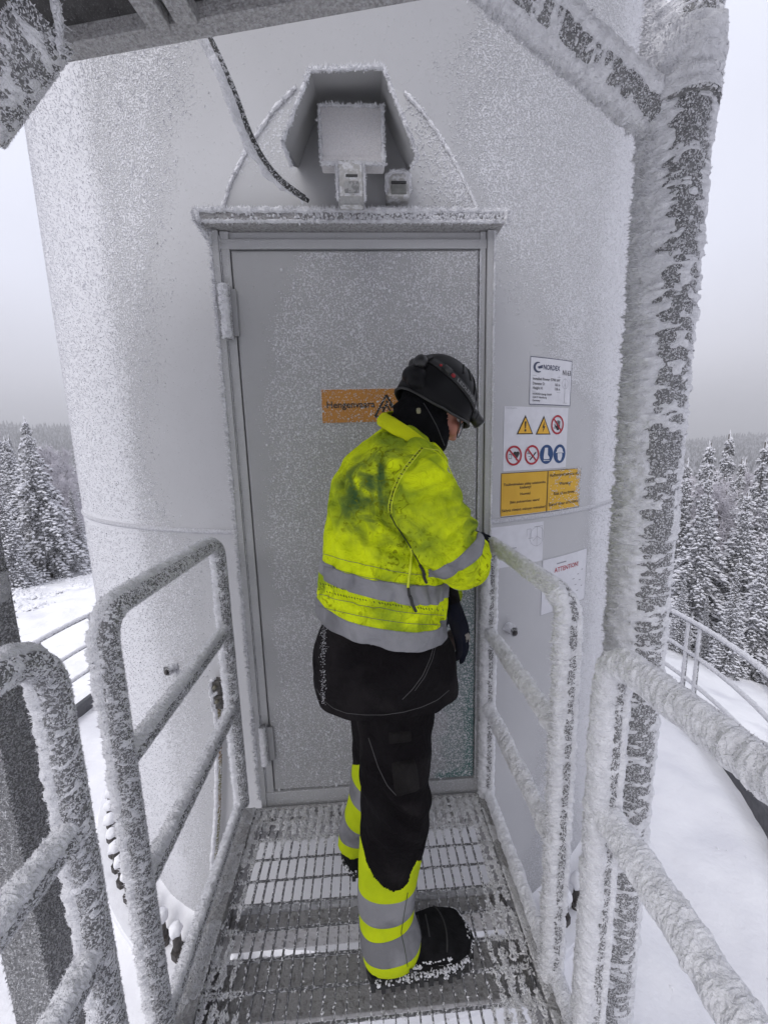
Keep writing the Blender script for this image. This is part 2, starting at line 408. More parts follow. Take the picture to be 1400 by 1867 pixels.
# foundation top, deep in smooth snow
rr = np.linspace(0, 3.146, 60)
X = CX + rr[:, None] * np.sin(aa); Y = CY + rr[:, None] * np.cos(aa); p = np.stack([X, Y, 0 * X], -1)
Z = -1.27 + .026 * fbm(p, 2.2, 31, 3) + .010 * fbm(p, 11, 33, 2) + .09 * sst(2.45, 2.1, np.broadcast_to(rr[:, None], X.shape)) - .05 * sst(2.95, 3.14, np.broadcast_to(rr[:, None], X.shape))
V = np.stack([X, Y, Z], -1).reshape(-1, 3); idx = np.arange(60 * na).reshape(60, na)
q = np.stack([idx[:-1], np.roll(idx[:-1], -1, 1), np.roll(idx[1:], -1, 1), idx[1:]], -1).reshape(-1, 4)[:, ::-1]
put('foundation_snow', fast_mesh('foundation_snow', V, [q], True), M_snow, kind='structure')

# crumbs of fallen rime lying on the snow
n_ = 5200; t_ = rng.uniform(0, 2 * np.pi, n_); r_ = 3.1 * np.sqrt(rng.random(n_)); x_ = CX + r_ * np.sin(t_); y_ = CY + r_ * np.cos(t_)
pp = np.stack([x_, y_, 0 * x_], -1); kp = (vn(pp, 1.6, 12) + .5 * vn(pp, 5, 13) > .15) & (r_ > 2.35); pp = pp[kp]; pp[:, 2] = -1.275 + .026 * fbm(pp * [1, 1, 0], 2.2, 31, 3) - .05 * sst(2.95, 3.14, r_[kp])
crumbs = dome_arrays(pp, np.tile([0, 0, 1.], (len(pp), 1)) + rng.normal(size=pp.shape) * .3, .003 + .010 * rng.random(len(pp)) ** 3, .004 + .008 * rng.random(len(pp)) ** 2)
n_ = 26000; az_ = np.radians(rng.uniform(-70, -25, n_)); d_ = 5 + 12 * rng.random(n_) ** 1.3; pp = np.stack([d_ * np.sin(az_), d_ * np.cos(az_), 0 * d_], -1)
kp = (vn(pp, .5, 12) + .6 * vn(pp, 1.7, 13) > .30) & (np.hypot(pp[:, 0] - CX, pp[:, 1] - CY) > 3.6); pp = pp[kp]; pp[:, 2] = ground_z(pp[:, 0], pp[:, 1]) - .01
lumps = dome_arrays(pp, np.tile([0, 0, 1.], (len(pp), 1)) + rng.normal(size=pp.shape) * .3, .02 + .07 * rng.random(len(pp)) ** 2, .02 + .05 * rng.random(len(pp)) ** 2)
V, F = merge([crumbs, lumps]); put('snow_crumbs', fast_mesh('snow_crumbs', V, F, True), M_snow, kind='stuff', label='small lumps of fallen rime scattered over the snow round the tower', cat='snow')

# steel edge ring round the foundation with snow lying on it
ring = thing('edge_ring', 'dark curved steel edge band round the snowy foundation with snow lumps on its outer side', 'metal edge', (CX, CY, -1.4))
prof = [(3.150, -1.50), (3.150, -1.192), (3.156, -1.187), (3.205, -1.187), (3.213, -1.195), (3.213, -1.50)]
P2 = np.array(prof); V = []
for a_ in aa:
    for (r_, z_) in prof: V.append((CX + r_ * math.sin(a_), CY + r_ * math.cos(a_), z_))
k = len(prof); idx = np.arange(na * k).reshape(na, k)
q = np.stack([idx[:, :-1], np.roll(idx, -1, 0)[:, :-1], np.roll(idx, -1, 0)[:, 1:], idx[:, 1:]], -1).reshape(-1, 4)
M_ring = mat('dark_edge_steel', (.06, .062, .068), (.10, .10, .11), rough=.6, scale=20, bump=.2)
put('band', fast_mesh('edge_ring', np.array(V), [q], False), M_ring, ring)
n_ = 2600; a_ = rng.random(n_) * 2 * np.pi
on = vn(np.stack([np.sin(a_) * 6, np.cos(a_) * 6, a_ * 0], -1), 2.2, 3) > .05
a_ = a_[on]; r_ = 3.225 + rng.normal(size=len(a_)) * .014
lum = dome_arrays(np.stack([CX + r_ * np.sin(a_), CY + r_ * np.cos(a_), np.full(len(a_), -1.205)], -1), np.tile([0, 0, 1.], (len(a_), 1)), .014 + .025 * rng.random(len(a_)), .03 + .045 * rng.random(len(a_)))
put('snow_lumps', fast_mesh('snow_lumps', *lum, False), M_snow, ring, kind='stuff')

# railing round the foundation
def ring_rail(label, a0, a1, posts, loc):
    g = thing('ring_railing', label, 'railing', loc, 'railings round the foundation')
    for z, nm, r_ in ((-.33, 'top_rail', .019), (-.66, 'middle_rail', .014), (-.95, 'lower_rail', .014)):
        A_ = np.linspace(R(a0), R(a1), 60)
        Pp = np.stack([CX + 3.25 * np.sin(A_), CY + 3.25 * np.cos(A_), np.full(60, z)], -1)
        o = put(nm, tube_me(nm, Pp, r_, 10), M_galv, g)
        rime_tube('rime', Pp, r_, o, tmax=.014, amp=.004, n_per_m=900, clen=.014, cw=.007, step=.015, seg=14, wind=unit((-.3, -.1, 1)), bare=-.1)
    for a_ in posts:
        x_, y_ = CX + 3.25 * math.sin(R(a_)), CY + 3.25 * math.cos(R(a_))
        Pp = [(x_, y_, -1.45), (x_, y_, -.34)]
        o = put('post', tube_me('post', resample(Pp, .1), .016, 10), M_galv, g)
        rime_tube('rime', Pp, .016, o, tmax=.010, amp=.004, n_per_m=900, clen=.014, cw=.007, step=.015, seg=14)
# angles seen from the tower centre, measured from +Y clockwise
def ang(px, py, z):
    p = atz(px, py, z); return math.degrees(math.atan2(p[0] - CX, p[1] - CY))
aR1, aR2 = ang(1252, 1132, -.33), ang(1273, 1144, -.33)
ring_rail('thin frosted railing on the right, round the foundation in front of the spruces', 62, 128, (aR1, aR2, aR2 + 22, aR2 + 40), (CX + 3.2, CY - .4, -1.45))
aL1 = ang(66, 1170, -.33)
ring_rail('thin frosted railing on the left, round the foundation in front of the open snow', 232, 294, (aL1, aL1 + 20), (CX - 3.2, CY - .4, -1.45))

# ------------------------------------------------------------------ tower
tower = thing('tower', 'huge grey cylindrical steel turbine tower coated with grainy white frost', 'tower', (CX, CY, -1.2))
M_tower = frosty('tower_frost', (.45, .45, .465), (.64, .64, .67), 165, .7)
def aL(z): return np.interp(z, [-1, .5, 1.0, 1.15, 1.5, 1.9, 2.3, 2.9, 3.4], [-20, -18, -17, -21, -23, -21.5, -16, -12, -6])
def aR(z): return np.interp(z, [-1, .5, 1.0, 1.4, 1.7, 1.85, 2.0, 2.25, 2.5, 2.9, 3.4], [19, 26, 31, 32, 27, 20, 16.5, 13.5, 9, 8, 13])
def cover(a, z, P):
    n1 = fbm(P, 5, 77, 3)
    l = sst(0, -7, a - aL(z) + 2.5 * n1); rr_ = sst(0, 6, a - aR(z) + 2.5 * n1)
    c = np.maximum(l, rr_)
    edge = np.maximum(sst(-27, -34, a), sst(32, 44, a))
    return np.clip(.06 + c * (.50 + .08 * n1) + edge * .45, 0, 1)
na_, nz_ = 400, 150
A_ = np.linspace(0, 360, na_, endpoint=False); A_ = np.where(A_ > 180, A_ - 360, A_); zz = np.linspace(-1.22, 9, nz_) if False else np.concatenate([np.linspace(-1.22, 3.9, 130), np.linspace(4.2, 9, 12)])
nz_ = len(zz)
bump = np.zeros(nz_)
seam = .004 * np.exp(-((zz - 1.125) / .012) ** 2)
X = CX + (TR + 0 * A_)[None] * np.sin(np.radians(A_))[None] + 0 * zz[:, None]
Rz = (TR + seam)[:, None]
X = CX + Rz * np.sin(np.radians(A_))[None]; Yy = CY - Rz * np.cos(np.radians(A_))[None]; Zz = np.broadcast_to(zz[:, None], X.shape)
V = np.stack([X, Yy, Zz], -1); cov = cover(np.broadcast_to(A_, X.shape), Zz, V)
idx = np.arange(nz_ * na_).reshape(nz_, na_)
q = np.stack([idx[:-1], np.roll(idx[:-1], -1, 1), np.roll(idx[1:], -1, 1), idx[1:]], -1).reshape(-1, 4)
me = fast_mesh('tower_wall', V.reshape(-1, 3), [q], True); set_attr(me, cov.ravel())
twall = put('wall', me, M_tower, tower)
def cyl(s_, z_, off=0.0):
    """angle in degrees + height -> point on the tower skin"""
    a_ = np.radians(s_); return np.stack([CX + (TR + off) * np.sin(a_), CY - (TR + off) * np.cos(a_), z_ + 0 * a_], -1)
# grains
Ng = 240000
a_ = rng.uniform(-62, 62, Ng); z_ = rng.uniform(-1.2, 3.9, Ng); Pp = cyl(a_, z_); cv = cover(a_, z_, Pp)
on = (rng.random(Ng) < (cv - .06) * 1.1) & ~((np.abs(a_) < 12.7) & (z_ < 2.25))
on &= ~((a_ > 14) & (a_ < 35) & (z_ > .6) & (z_ < 1.87) & (rng.random(Ng) < .93))
a_, z_, cv = a_[on], z_[on], cv[on]; nn = np.stack([np.sin(np.radians(a_)), -np.cos(np.radians(a_)), 0 * a_], -1)
sz_ = (.0018 + .0032 * rng.random(len(a_)) ** 1.5)
g = crystal_arrays(cyl(a_, z_, .0002), nn + rng.normal(size=nn.shape) * .35 + np.array([0, 0, .25]), sz_ * 1.1, sz_ * 2.2, flat=.95)
put('frost_grains', fast_mesh('frost_grains', *g, False), mat('wall_rime', (.66, .66, .69), (.58, .58, .61), rough=.95, scale=40, spec=.2), twall, kind='stuff')
# weld seam
A2 = np.linspace(-75, 75, 240); Pp = cyl(A2, np.full(240, 1.125), .000)
put('weld_seam', tube_me('weld_seam', Pp, .012 * np.ones(240), 8), mat('seam_frost', (.50, .50, .53), (.66, .66, .7), rough=.9, scale=120, bump=.8), tower)
g_ = thing  # (kept short)
# base flange with anchor bolts under snow caps
V = []
prof = [(2.10, -1.19), (2.30, -1.19), (2.305, -1.195), (2.305, -1.26), (2.10, -1.26)]
for A_ in aa:
    for (r_, z0) in prof: V.append((CX + r_ * math.sin(A_), CY + r_ * math.cos(A_), z0))
k = len(prof); idx = np.arange(na * k).reshape(na, k)
q = np.stack([idx[:, :-1], np.roll(idx, -1, 0)[:, :-1], np.roll(idx, -1, 0)[:, 1:], idx[:, 1:]], -1).reshape(-1, 4)
fl = put('base_flange', fast_mesh('base_flange', np.array(V), [q], False), M_snow, tower)
bolt_me = None
for k, a0 in enumerate(np.arange(-62, 62.1, 3.35)):
    if abs(a0) < 12: continue
    x_, y_ = CX + 2.21 * math.sin(R(a0)), CY - 2.21 * math.cos(R(a0))
    if bolt_me is None:
        bm = bmesh.new()
        bmesh.ops.create_cone(bm, cap_ends=True, segments=6, radius1=.036, radius2=.036, depth=.045, matrix=Matrix.Translation((0, 0, .022)))
        bmesh.ops.create_cone(bm, cap_ends=True, segments=12, radius1=.022, radius2=.020, depth=.12, matrix=Matrix.Translation((0, 0, .10)))
        bolt_me = bpy.data.meshes.new('anchor_bolt'); bm.to_mesh(bolt_me); bm.free(); bolt_me.materials.append(mat('dark_bolt', (.02, .018, .018), (.07, .06, .055), rough=.6, scale=50))
        bm = bmesh.new(); bmesh.ops.create_icosphere(bm, subdivisions=3, radius=1)
        for v in bm.verts:
            d_ = 1 + .16 * float(vn(np.array([v.co[:]]), 2.2, 5)[0])
            v.co = Vector((v.co.x * .036 * d_, v.co.y * .036 * d_, max(v.co.z, -.35) * .042 * d_))
        for f in bm.faces: f.smooth = True
        cap_me = bpy.data.meshes.new('snow_cap'); bm.to_mesh(cap_me); bm.free(); cap_me.materials.append(M_snow)
    b_ = put('anchor_bolt', bolt_me, None, fl, (x_, y_, -1.19)) if False else put('anchor_bolt', bolt_me, None, tower, (x_, y_, -1.19))
    c_ = put('snow_cap', cap_me, None, b_, (x_, y_, -1.19 + .165)); c_.rotation_euler.z = k * 1.3; s_ = .9 + .3 * rnd.random(); c_.scale = (s_, s_, s_)
# snow bank against the wall over the flange
Vb = []
bank_p = [(2.098, -1.04), (2.13, -1.085), (2.165, -1.15), (2.20, -1.185)]
for ai in np.linspace(-70, 70, 300):
    for j, (r_, z0) in enumerate(bank_p):
        jj = .016 * float(vn(np.array([[ai * .25, j, 0]]), 1.3, 8)[0])
        Vb.append((CX + (r_) * math.sin(R(ai)), CY - r_ * math.cos(R(ai)), z0 + jj))
idx = np.arange(1200).reshape(300, 4); q = np.stack([idx[:-1, :-1], idx[1:, :-1], idx[1:, 1:], idx[:-1, 1:]], -1).reshape(-1, 4)
put('snow_fillet', fast_mesh('snow_fillet', np.array(Vb), [q], True), M_snow, tower)

# short bolt stubs on the wall
for (a0, z0) in ((-26.0, .44), (18.8, .60)):
    n_ = np.array([math.sin(R(a0)), -math.cos(R(a0)), 0]); p0 = cyl(np.array([a0]), np.array([z0]))[0]
    st = put('lifting_stub', tube_me('lifting_stub', np.array([p0 - n_ * .02, p0 + n_ * .02, p0 + n_ * .045]), .018, 14), M_galv, tower)
    nf = tube_me('nut', np.array([p0 + n_ * .04, p0 + n_ * .055]), .012, 6); put('nut', nf, mat('dark_bolt', (.02,) * 3), st)
    rime_tube('rime', [p0, p0 + n_ * .047], .019, st, tmax=.012, n_per_m=9000, clen=.008, cw=.005, step=.003, seg=24, wind=unit((-.3, -.2, 1)))

# ------------------------------------------------------------------ door surround
YD = 1.436
M_leaf = frosty('door_paint', (.38, .38, .39), (.66, .66, .69), 210, .6, tint=(.12, .215, .205))
M_frame = frosty('frame_paint', (.46, .46, .47), (.60, .60, .63), 180, .5)
frame = put('door_frame', None or box_me('door_frame', (-.474, YD, -.02), (-.452, 1.72, 2.185), .003), M_frame, tower)
set_attr(frame.data, .25)
def fbox(nm, a, b, parent=tower, bev=.003, m=None, cov_=.2):
    me = box_me(nm, a, b, bev); set_attr(me, cov_); return put(nm, me, m or M_frame, parent)
fbox('frame_jamb', (.455, YD, -.02), (.477, 1.72, 2.185), frame)
fbox('frame_jamb', (-.449, YD + .010, -.02), (-.420, 1.60, 2.185), frame)
fbox('frame_jamb', (.432, YD + .010, -.02), (.452, 1.60, 2.185), frame)
fbox('frame_head', (-.4515, YD + .008, 2.130), (.4545, 1.60, 2.16), frame)
fbox('frame_head', (-.4515, YD + .02, 2.162), (.4545, 1.60, 2.187), frame)
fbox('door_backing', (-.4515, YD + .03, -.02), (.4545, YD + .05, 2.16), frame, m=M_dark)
sill = fbox('sill', (-.470, YD + .006, -.17), (.4555, YD + .10, .048), frame, cov_=.35)
# leaf: finely divided so frost cover can vary
nx, nzz = 90, 220
xs = np.linspace(-.416, .428, nx); zs = np.linspace(.055, 2.126, nzz)
XX, ZZ = np.meshgrid(xs, zs); V = np.stack([XX, np.full_like(XX, YD + .004), ZZ], -1)
# shallow rolled edge
ed = np.minimum(np.minimum(XX - xs[0], xs[-1] - XX), np.minimum(ZZ - zs[0], zs[-1] - ZZ)); V[..., 1] += .010 * (1 - sst(0, .004, ed))
idx = np.arange(nx * nzz).reshape(nzz, nx); q = np.stack([idx[:-1, :-1], idx[:-1, 1:], idx[1:, 1:], idx[1:, :-1]], -1).reshape(-1, 4)
def bare_x(z): return np.interp(z, [.05, .5, .9, 1.3, 1.5, 1.75, 1.9, 2.03, 2.12], [-.44, -.42, -.39, -.385, -.38, -.365, -.33, -.27, -.25])
def dcover(x, z):
    p = np.stack([x, z, 0 * x], -1); n1 = fbm(p, 9, 51, 3)
    return np.clip(.05 + sst(-.01, .07, x - bare_x(z) + .025 * n1) * (.38 + .04 * n1), 0, 1)
dc = dcover(XX, ZZ)
teal = sst(.27, .34, XX + .03 * fbm(V, 20, 5, 2)) * sst(1.05, .8, ZZ) * .5 + sst(.24, .28, XX) * sst(.12, .075, ZZ) * 1.0 + sst(.37, .40, XX) * sst(.9, .3, ZZ) * .5
teal = teal * sst(-.02, .3, ZZ * 0 + .3)
me = fast_mesh('door_leaf', V.reshape(-1, 3), [q], False); set_attr(me, dc.ravel(), np.clip(teal, 0, 1).ravel())
door = put('door', me, M_leaf, tower)
# frozen droplets
Nd = 15000; x_ = rng.uniform(-.405, .42, Nd); z_ = rng.uniform(.06, 2.115, Nd); cv = dcover(x_, z_)
on = rng.random(Nd) < (cv - .06) * 1.7; x_, z_ = x_[on], z_[on]
u = rng.random(len(x_)); rr_ = .0013 + .0014 * u + .0036 * (u > .90) * rng.random(len(x_)); nn = np.tile([0, -1., 0], (len(x_), 1))
g = dome_arrays(np.stack([x_, np.full(len(x_), YD + .004), z_], -1), nn, rr_, rr_ * 1.0)
put('frozen_droplets', fast_mesh('frozen_droplets', *g, False), M_frost, door, kind='stuff')
# hinges
def hinge(z0, z1, x0, x1, frosted):
    h = put('hinge', tube_me('hinge', resample([(-.438, YD - .010, z0), (-.438, YD - .010, z1)], .02), .013, 14), M_paint, door)
    put('hinge_leaf', box_me('hinge_leaf', (x0, YD - .006, z0 + .01), (x1, YD + .001, z1 - .01), .002), M_paint, h)
    rime_tube('rime', [(-.438, YD - .010, z0), (-.438, YD - .010, z1)], .013, h, tmax=.009 * frosted, amp=.004 * frosted, n_per_m=9000 * frosted, clen=.011 * frosted, cw=.005, step=.004, seg=24, wind=unit((-.6, -.8, .1)), bare=-.2)
hinge(1.84, 2.01, -.468, -.405, 1.0); hinge(.20, .37, -.446, -.40, .5)
# frost fringe on the frame edges
rime_edge('rime_fringe', [(-.476, YD, .03), (-.476, YD, 2.18)], frame, n_per_m=1300, length=.016, width=.0045, out=(-.9, -.4, .1), spread=.35, blob=.0028)
rime_edge('rime_fringe', [(.479, YD, .03), (.479, YD, 2.18)], frame, n_per_m=1500, length=.006, width=.004, out=(.3, -.8, 0), spread=.5, blob=.0032)
rime_edge('rime_fringe', [(-.45, YD + .008, .05), (-.45, YD + .008, 2.17)], frame, n_per_m=700, length=.003, width=.003, out=(0, -1, 0), spread=.5, blob=.0012)
rime_edge('rime_fringe', [(.432, YD + .008, .05), (.432, YD + .008, 2.12)], frame, n_per_m=1100, length=.005, width=.004, out=(-.3, -1, 0), spread=.5, blob=.0022)
# rain ledge over the door
led = put('rain_ledge', box_me('rain_ledge', (-.498, YD - .035, 2.188), (.502, 1.60, 2.222), .004), M_beam, tower)
rime_edge('rime_fringe', [(-.50, YD - .036, 2.190), (.504, YD - .036, 2.190)], led, n_per_m=1700, length=.009, width=.006, out=(0, -.6, -.7), spread=.5, blob=.0045)
rime_edge('rime_fringe', [(-.50, YD - .036, 2.222), (.504, YD - .036, 2.222)], led, n_per_m=2600, length=.013, width=.006, out=(.1, -.5, .8), spread=.5, blob=.008)
rime_edge('rime_fringe', [(-.502, YD - .036, 2.19), (-.502, YD - .036, 2.22)], led, n_per_m=9000, length=.016, width=.007, out=(-.7, -.6, .1), spread=.5, blob=.009)
rime_edge('rime_fringe', [(-.502, YD - .03, 2.19), (-.478, YD, 2.15)], led, n_per_m=3000, length=.016, width=.006, out=(-.7, -.6, .1), spread=.5, blob=.005)
rime_edge('rime_fringe', [(.506, YD - .036, 2.185), (.506, YD - .036, 2.22)], led, n_per_m=9000, length=.014, width=.008, out=(.5, -.7, .1), spread=.6, blob=.010)
n_ = 1300; x_ = rng.uniform(-.49, .5, n_); z_ = rng.uniform(2.19, 2.22, n_); on = rng.random(n_) < sst(-.5, .5, x_); x_, z_ = x_[on], z_[on]
g = dome_arrays(np.stack([x_, np.full(len(x_), YD - .036), z_], -1), np.tile([0, -1., 0], (len(x_), 1)) + rng.normal(size=(len(x_), 3)) * .3, .0025 + .003 * rng.random(len(x_)), .003 + .004 * rng.random(len(x_)))
put('frozen_droplets', fast_mesh('ledge_drops', *g, False), M_frost, led, kind='stuff')
# arched plate above
arch = [(397, 389), (420, 335), (451, 271), (472, 241), (500, 200), (539, 160), (600, 140), (680, 140), (738, 170), (770, 205), (796, 241), (820, 280), (834, 306), (860, 360), (879, 396)]
ap = [at(px, py, YD + .012) for px, py in arch]; ap[0][2] = ap[-1][2] = 2.21
apm = prism_me('arch_plate', ap, (0, .2, 0)); 
# subdivide the front for frost cover
bm = bmesh.new(); bm.from_mesh(apm)
for c0, nrm_ in [((0, 0, z), (0, 0, 1)) for z in np.arange(2.24, 2.62, .03)] + [((x, 0, 0), (1, 0, 0)) for x in np.arange(-.42, .43, .03)]:
    bmesh.ops.bisect_plane(bm, geom=bm.verts[:] + bm.edges[:] + bm.faces[:], plane_co=c0, plane_no=nrm_)
bm.to_mesh(apm); bm.free()
co = np.empty(len(apm.vertices) * 3, np.float32); apm.vertices.foreach_get('co', co); co = co.reshape(-1, 3)
set_attr(apm, np.clip(.05 + .6 * sst(.19, .36, co[:, 0] - (2.4 - co[:, 2]) * .3) + .4 * sst(-.12, -.2, co[:, 0]) * sst(2.28, 2.45, co[:, 2]), 0, 1))
plate = put('arch_plate', apm, M_frame, tower)
apo = [np.array(p) + (0, -.002, 0) for p in ap]
rime_edge('rime_fringe', apo[:6], plate, n_per_m=1500, length=.008, width=.006, out=(-.6, -.7, .4), spread=.5, blob=.006)
rime_edge('rime_fringe', apo[8:], plate, n_per_m=1500, length=.006, width=.005, out=(.4, -.8, .3), spread=.5, blob=.005)
n_ = 2500; x_ = rng.uniform(.12, .43, n_); z_ = rng.uniform(2.24, 2.58, n_)
on = (rng.random(n_) < sst(.17, .33, x_ - (2.4 - z_) * .3)) & (x_ < .44 - (z_ - 2.23) * .62); x_, z_ = x_[on], z_[on]
g = dome_arrays(np.stack([x_, np.full(len(x_), YD + .012), z_], -1), np.tile([0, -1., 0], (len(x_), 1)), .0016 + .0018 * rng.random(len(x_)), .002 + .002 * rng.random(len(x_)))
put('frozen_droplets', fast_mesh('plate_drops', *g, False), M_frost, plate, kind='stuff')

# hood over the lamp
Ai = [np.array([-.18, YD + .012, 2.375]), np.array([-.098, YD + .012, 2.55]), np.array([.098, YD + .012, 2.555]), np.array([.187, YD + .012, 2.372])]
Bo = [at(515, 258, 1.19), at(565, 128, 1.19), at(698, 122, 1.19), at(762, 285, 1.19)]
B1b, B4b = at(531, 302, 1.21), at(749, 303, 1.22)
hood_parts = []
M_hood = frosty('hood_metal', (.42, .42, .425), (.6, .6, .62), 300, .5)
def plate_quad(name, pts, parent, th=.004, n=12, cov_fn=None):
    """thin folded sheet between four corners"""
    p = [np.array(v, float) for v in pts]
    u = np.linspace(0, 1, n); U, W = np.meshgrid(u, u)
    G = p[0] * ((1 - U) * (1 - W))[..., None] + p[1] * (U * (1 - W))[..., None] + p[2] * (U * W)[..., None] + p[3] * ((1 - U) * W)[..., None]
    nr = unit(np.cross(p[1] - p[0], p[3] - p[0]))
    Vt = np.concatenate([G.reshape(-1, 3), G.reshape(-1, 3) + nr * th])
    idx = np.arange(n * n).reshape(n, n); q = np.stack([idx[:-1, :-1], idx[:-1, 1:], idx[1:, 1:], idx[1:, :-1]], -1).reshape(-1, 4)
    bd = np.concatenate([idx[0, :], idx[1:, -1], idx[-1, -2::-1], idx[-2:0:-1, 0]]); bd2 = np.roll(bd, -1)
    F = [q[:, ::-1], q + n * n, np.stack([bd, bd2, bd2 + n * n, bd + n * n], 1)]
    me = fast_mesh(name, Vt, F, False); set_attr(me, cov_fn(Vt) if cov_fn else .1); return me
hood = put('lamp_hood', plate_quad('hood_top', [Ai[1], Ai[2], Bo[2], Bo[1]], tower), M_hood, tower)
put('hood_side', plate_quad('hood_side', [Ai[0], Ai[1], Bo[1], Bo[0]], tower), M_hood, hood)
put('hood_side', plate_quad('hood_side', [Ai[2], Ai[3], Bo[3], Bo[2]], tower), M_hood, hood)
for tri_ in ((Ai[0], Bo[0], B1b), (Ai[3], Bo[3], B4b)): put('hood_corner', prism_me('hood_corner', tri_, (.003, 0, 0)), mat('hood_edge', (.3, .3, .31)), hood)
rime_edge('rime_fringe', [B1b, Bo[0], Bo[1]], hood, n_per_m=2200, length=.008, width=.005, out=(-.6, -.7, .2), spread=.5, blob=.0045)
rime_edge('rime_fringe', [Bo[1], Bo[2]], hood, n_per_m=3200, length=.010, width=.004, out=(0, -.5, .9), spread=.45, blob=.005)
rime_edge('rime_fringe', [Bo[2], Bo[3], B4b], hood, n_per_m=2200, length=.007, width=.005, out=(.4, -.8, .2), spread=.5, blob=.0045)

# ------------------------------------------------------------------ lamp + sensors on the plate
lamp = thing('floodlight', 'square floodlight head furred with frost under the folded hood above the door', 'lamp', (0, YD, 2.33))
M_lampf = mat('frosted_lamp', (.78, .76, .77), (.70, .68, .69), rough=.9, scale=180, bump=.7, bscale=400)
lb = put('lamp_body', box_me('lamp_body', (-.089, 1.30, 2.300), (.093, 1.345, 2.441), .006), M_lampf, lamp)
def fuzz_box(a, b, parent, n, ln, w_, faces='xyzXYZ'):
    a = np.array(a); b = np.array(b); p = rng.uniform(a, b, (n, 3)); 
    nn = np.zeros((n, 3)); c = rng.choice([0, 1, 3, 4, 5], n)
    for k in range(n):
        ax = c[k] % 3; hi = c[k] >= 3
        p[k, ax] = b[ax] if hi else a[ax]; nn[k, ax] = 1 if hi else -1
    g = crystal_arrays(p, nn + rng.normal(size=nn.shape) * .4, ln * (.3 + rng.random(n)), w_ * (.6 + .7 * rng.random(n)))
    put('rime', fast_mesh('rime', *g, False), M_frost, parent, kind='stuff')
put('lamp_arm', box_me('lamp_arm', (-.02, 1.34, 2.39), (.02, YD + .012, 2.42), .003), M_hood, lb)
fuzz_box((-.089, 1.30, 2.300), (.093, 1.345, 2.441), lb, 4200, .0035, .0035)
rim = put('lamp_bezel', box_me('lamp_bezel', (-.091, 1.296, 2.289), (.097, 1.340, 2.310), .006), M_lampf, lamp)
rime_edge('rime_fringe', [(-.090, 1.297, 2.290), (.097, 1.297, 2.290)], rim, n_per_m=2500, length=.008, width=.005, out=(0, -.8, -.3), spread=.6, blob=.005)
rime_edge('rime_fringe', [(.094, 1.299, 2.30), (.094, 1.299, 2.44)], lb, n_per_m=2500, length=.008, width=.005, out=(.6, -.8, 0), spread=.6, blob=.005)
rime_edge('rime_fringe', [(-.090, 1.299, 2.30), (-.090, 1.299, 2.44)], lb, n_per_m=1800, length=.007, width=.005, out=(-.6, -.8, 0), spread=.6, blob=.003)
rime_edge('rime_fringe', [(-.089, 1.299, 2.441), (.093, 1.299, 2.441)], lb, n_per_m=1800, length=.007, width=.005, out=(0, -.6, .8), spread=.6, blob=.003)
M_cream = mat('cream_plastic', (.50, .49, .48), (.42, .41, .40), rough=.6, scale=80, bump=.3, c3=(.68, .68, .7), s3=60, lo3=.48, hi3=.6)
sh = put('sensor_housing', box_me('sensor_housing', (-.045, 1.292, 2.180), (.034, 1.330, 2.302), .013, 3), M_cream, lamp)
put('sensor_lens', box_me('sensor_lens', (-.026, 1.286, 2.209), (.018, 1.31, 2.239), .004), mat('grey_lens', (.20, .2, .2), (.36, .36, .36), rough=.3, scale=120, lo=.45, hi=.55), sh)
put('sensor_slot', box_me('sensor_slot', (-.020, 1.289, 2.252), (.015, 1.31, 2.258), .001), mat('dark_slot', (.06, .06, .06)), sh)
put('sensor_foot', box_me('sensor_foot', (-.044, 1.290, 2.181), (.033, 1.328, 2.202), .006), mat('sensor_grey', (.36, .36, .36), (.28, .28, .28), rough=.7, scale=100), sh)
rime_edge('rime_fringe', [(-.046, 1.293, 2.19), (-.046, 1.293, 2.29)], sh, n_per_m=2500, length=.006, width=.004, out=(-.6, -.8, 0), spread=.6, blob=.0035)
rime_edge('rime_fringe', [(.035, 1.293, 2.19), (.035, 1.293, 2.29)], sh, n_per_m=2500, length=.005, width=.004, out=(.6, -.8, 0), spread=.6, blob=.003)
s2 = thing('motion_sensor', 'small square sensor with a frosty cap right of the floodlight', 'sensor', (.145, YD, 2.24))
h2 = put('housing', box_me('housing', (.107, 1.385, 2.258), (.183, YD + .012, 2.325), .012, 3), M_cream, s2)
put('lens', box_me('lens', (.121, 1.379, 2.262), (.172, 1.395, 2.288), .004), mat('green_grey_lens', (.17, .175, .165), (.24, .24, .23), rough=.35, scale=60), s2)
put('slot', box_me('slot', (.122, 1.380, 2.291), (.171, 1.395, 2.297), .001), mat('dark_slot', (.06, .06, .06)), s2)
rime_edge('rime_fringe', [(.108, 1.388, 2.27), (.110, 1.388, 2.315), (.128, 1.388, 2.328), (.165, 1.388, 2.328), (.181, 1.388, 2.315), (.183, 1.388, 2.27)], h2, n_per_m=3500, length=.007, width=.006, out=(0, -.7, .5), spread=.7, blob=.0075)

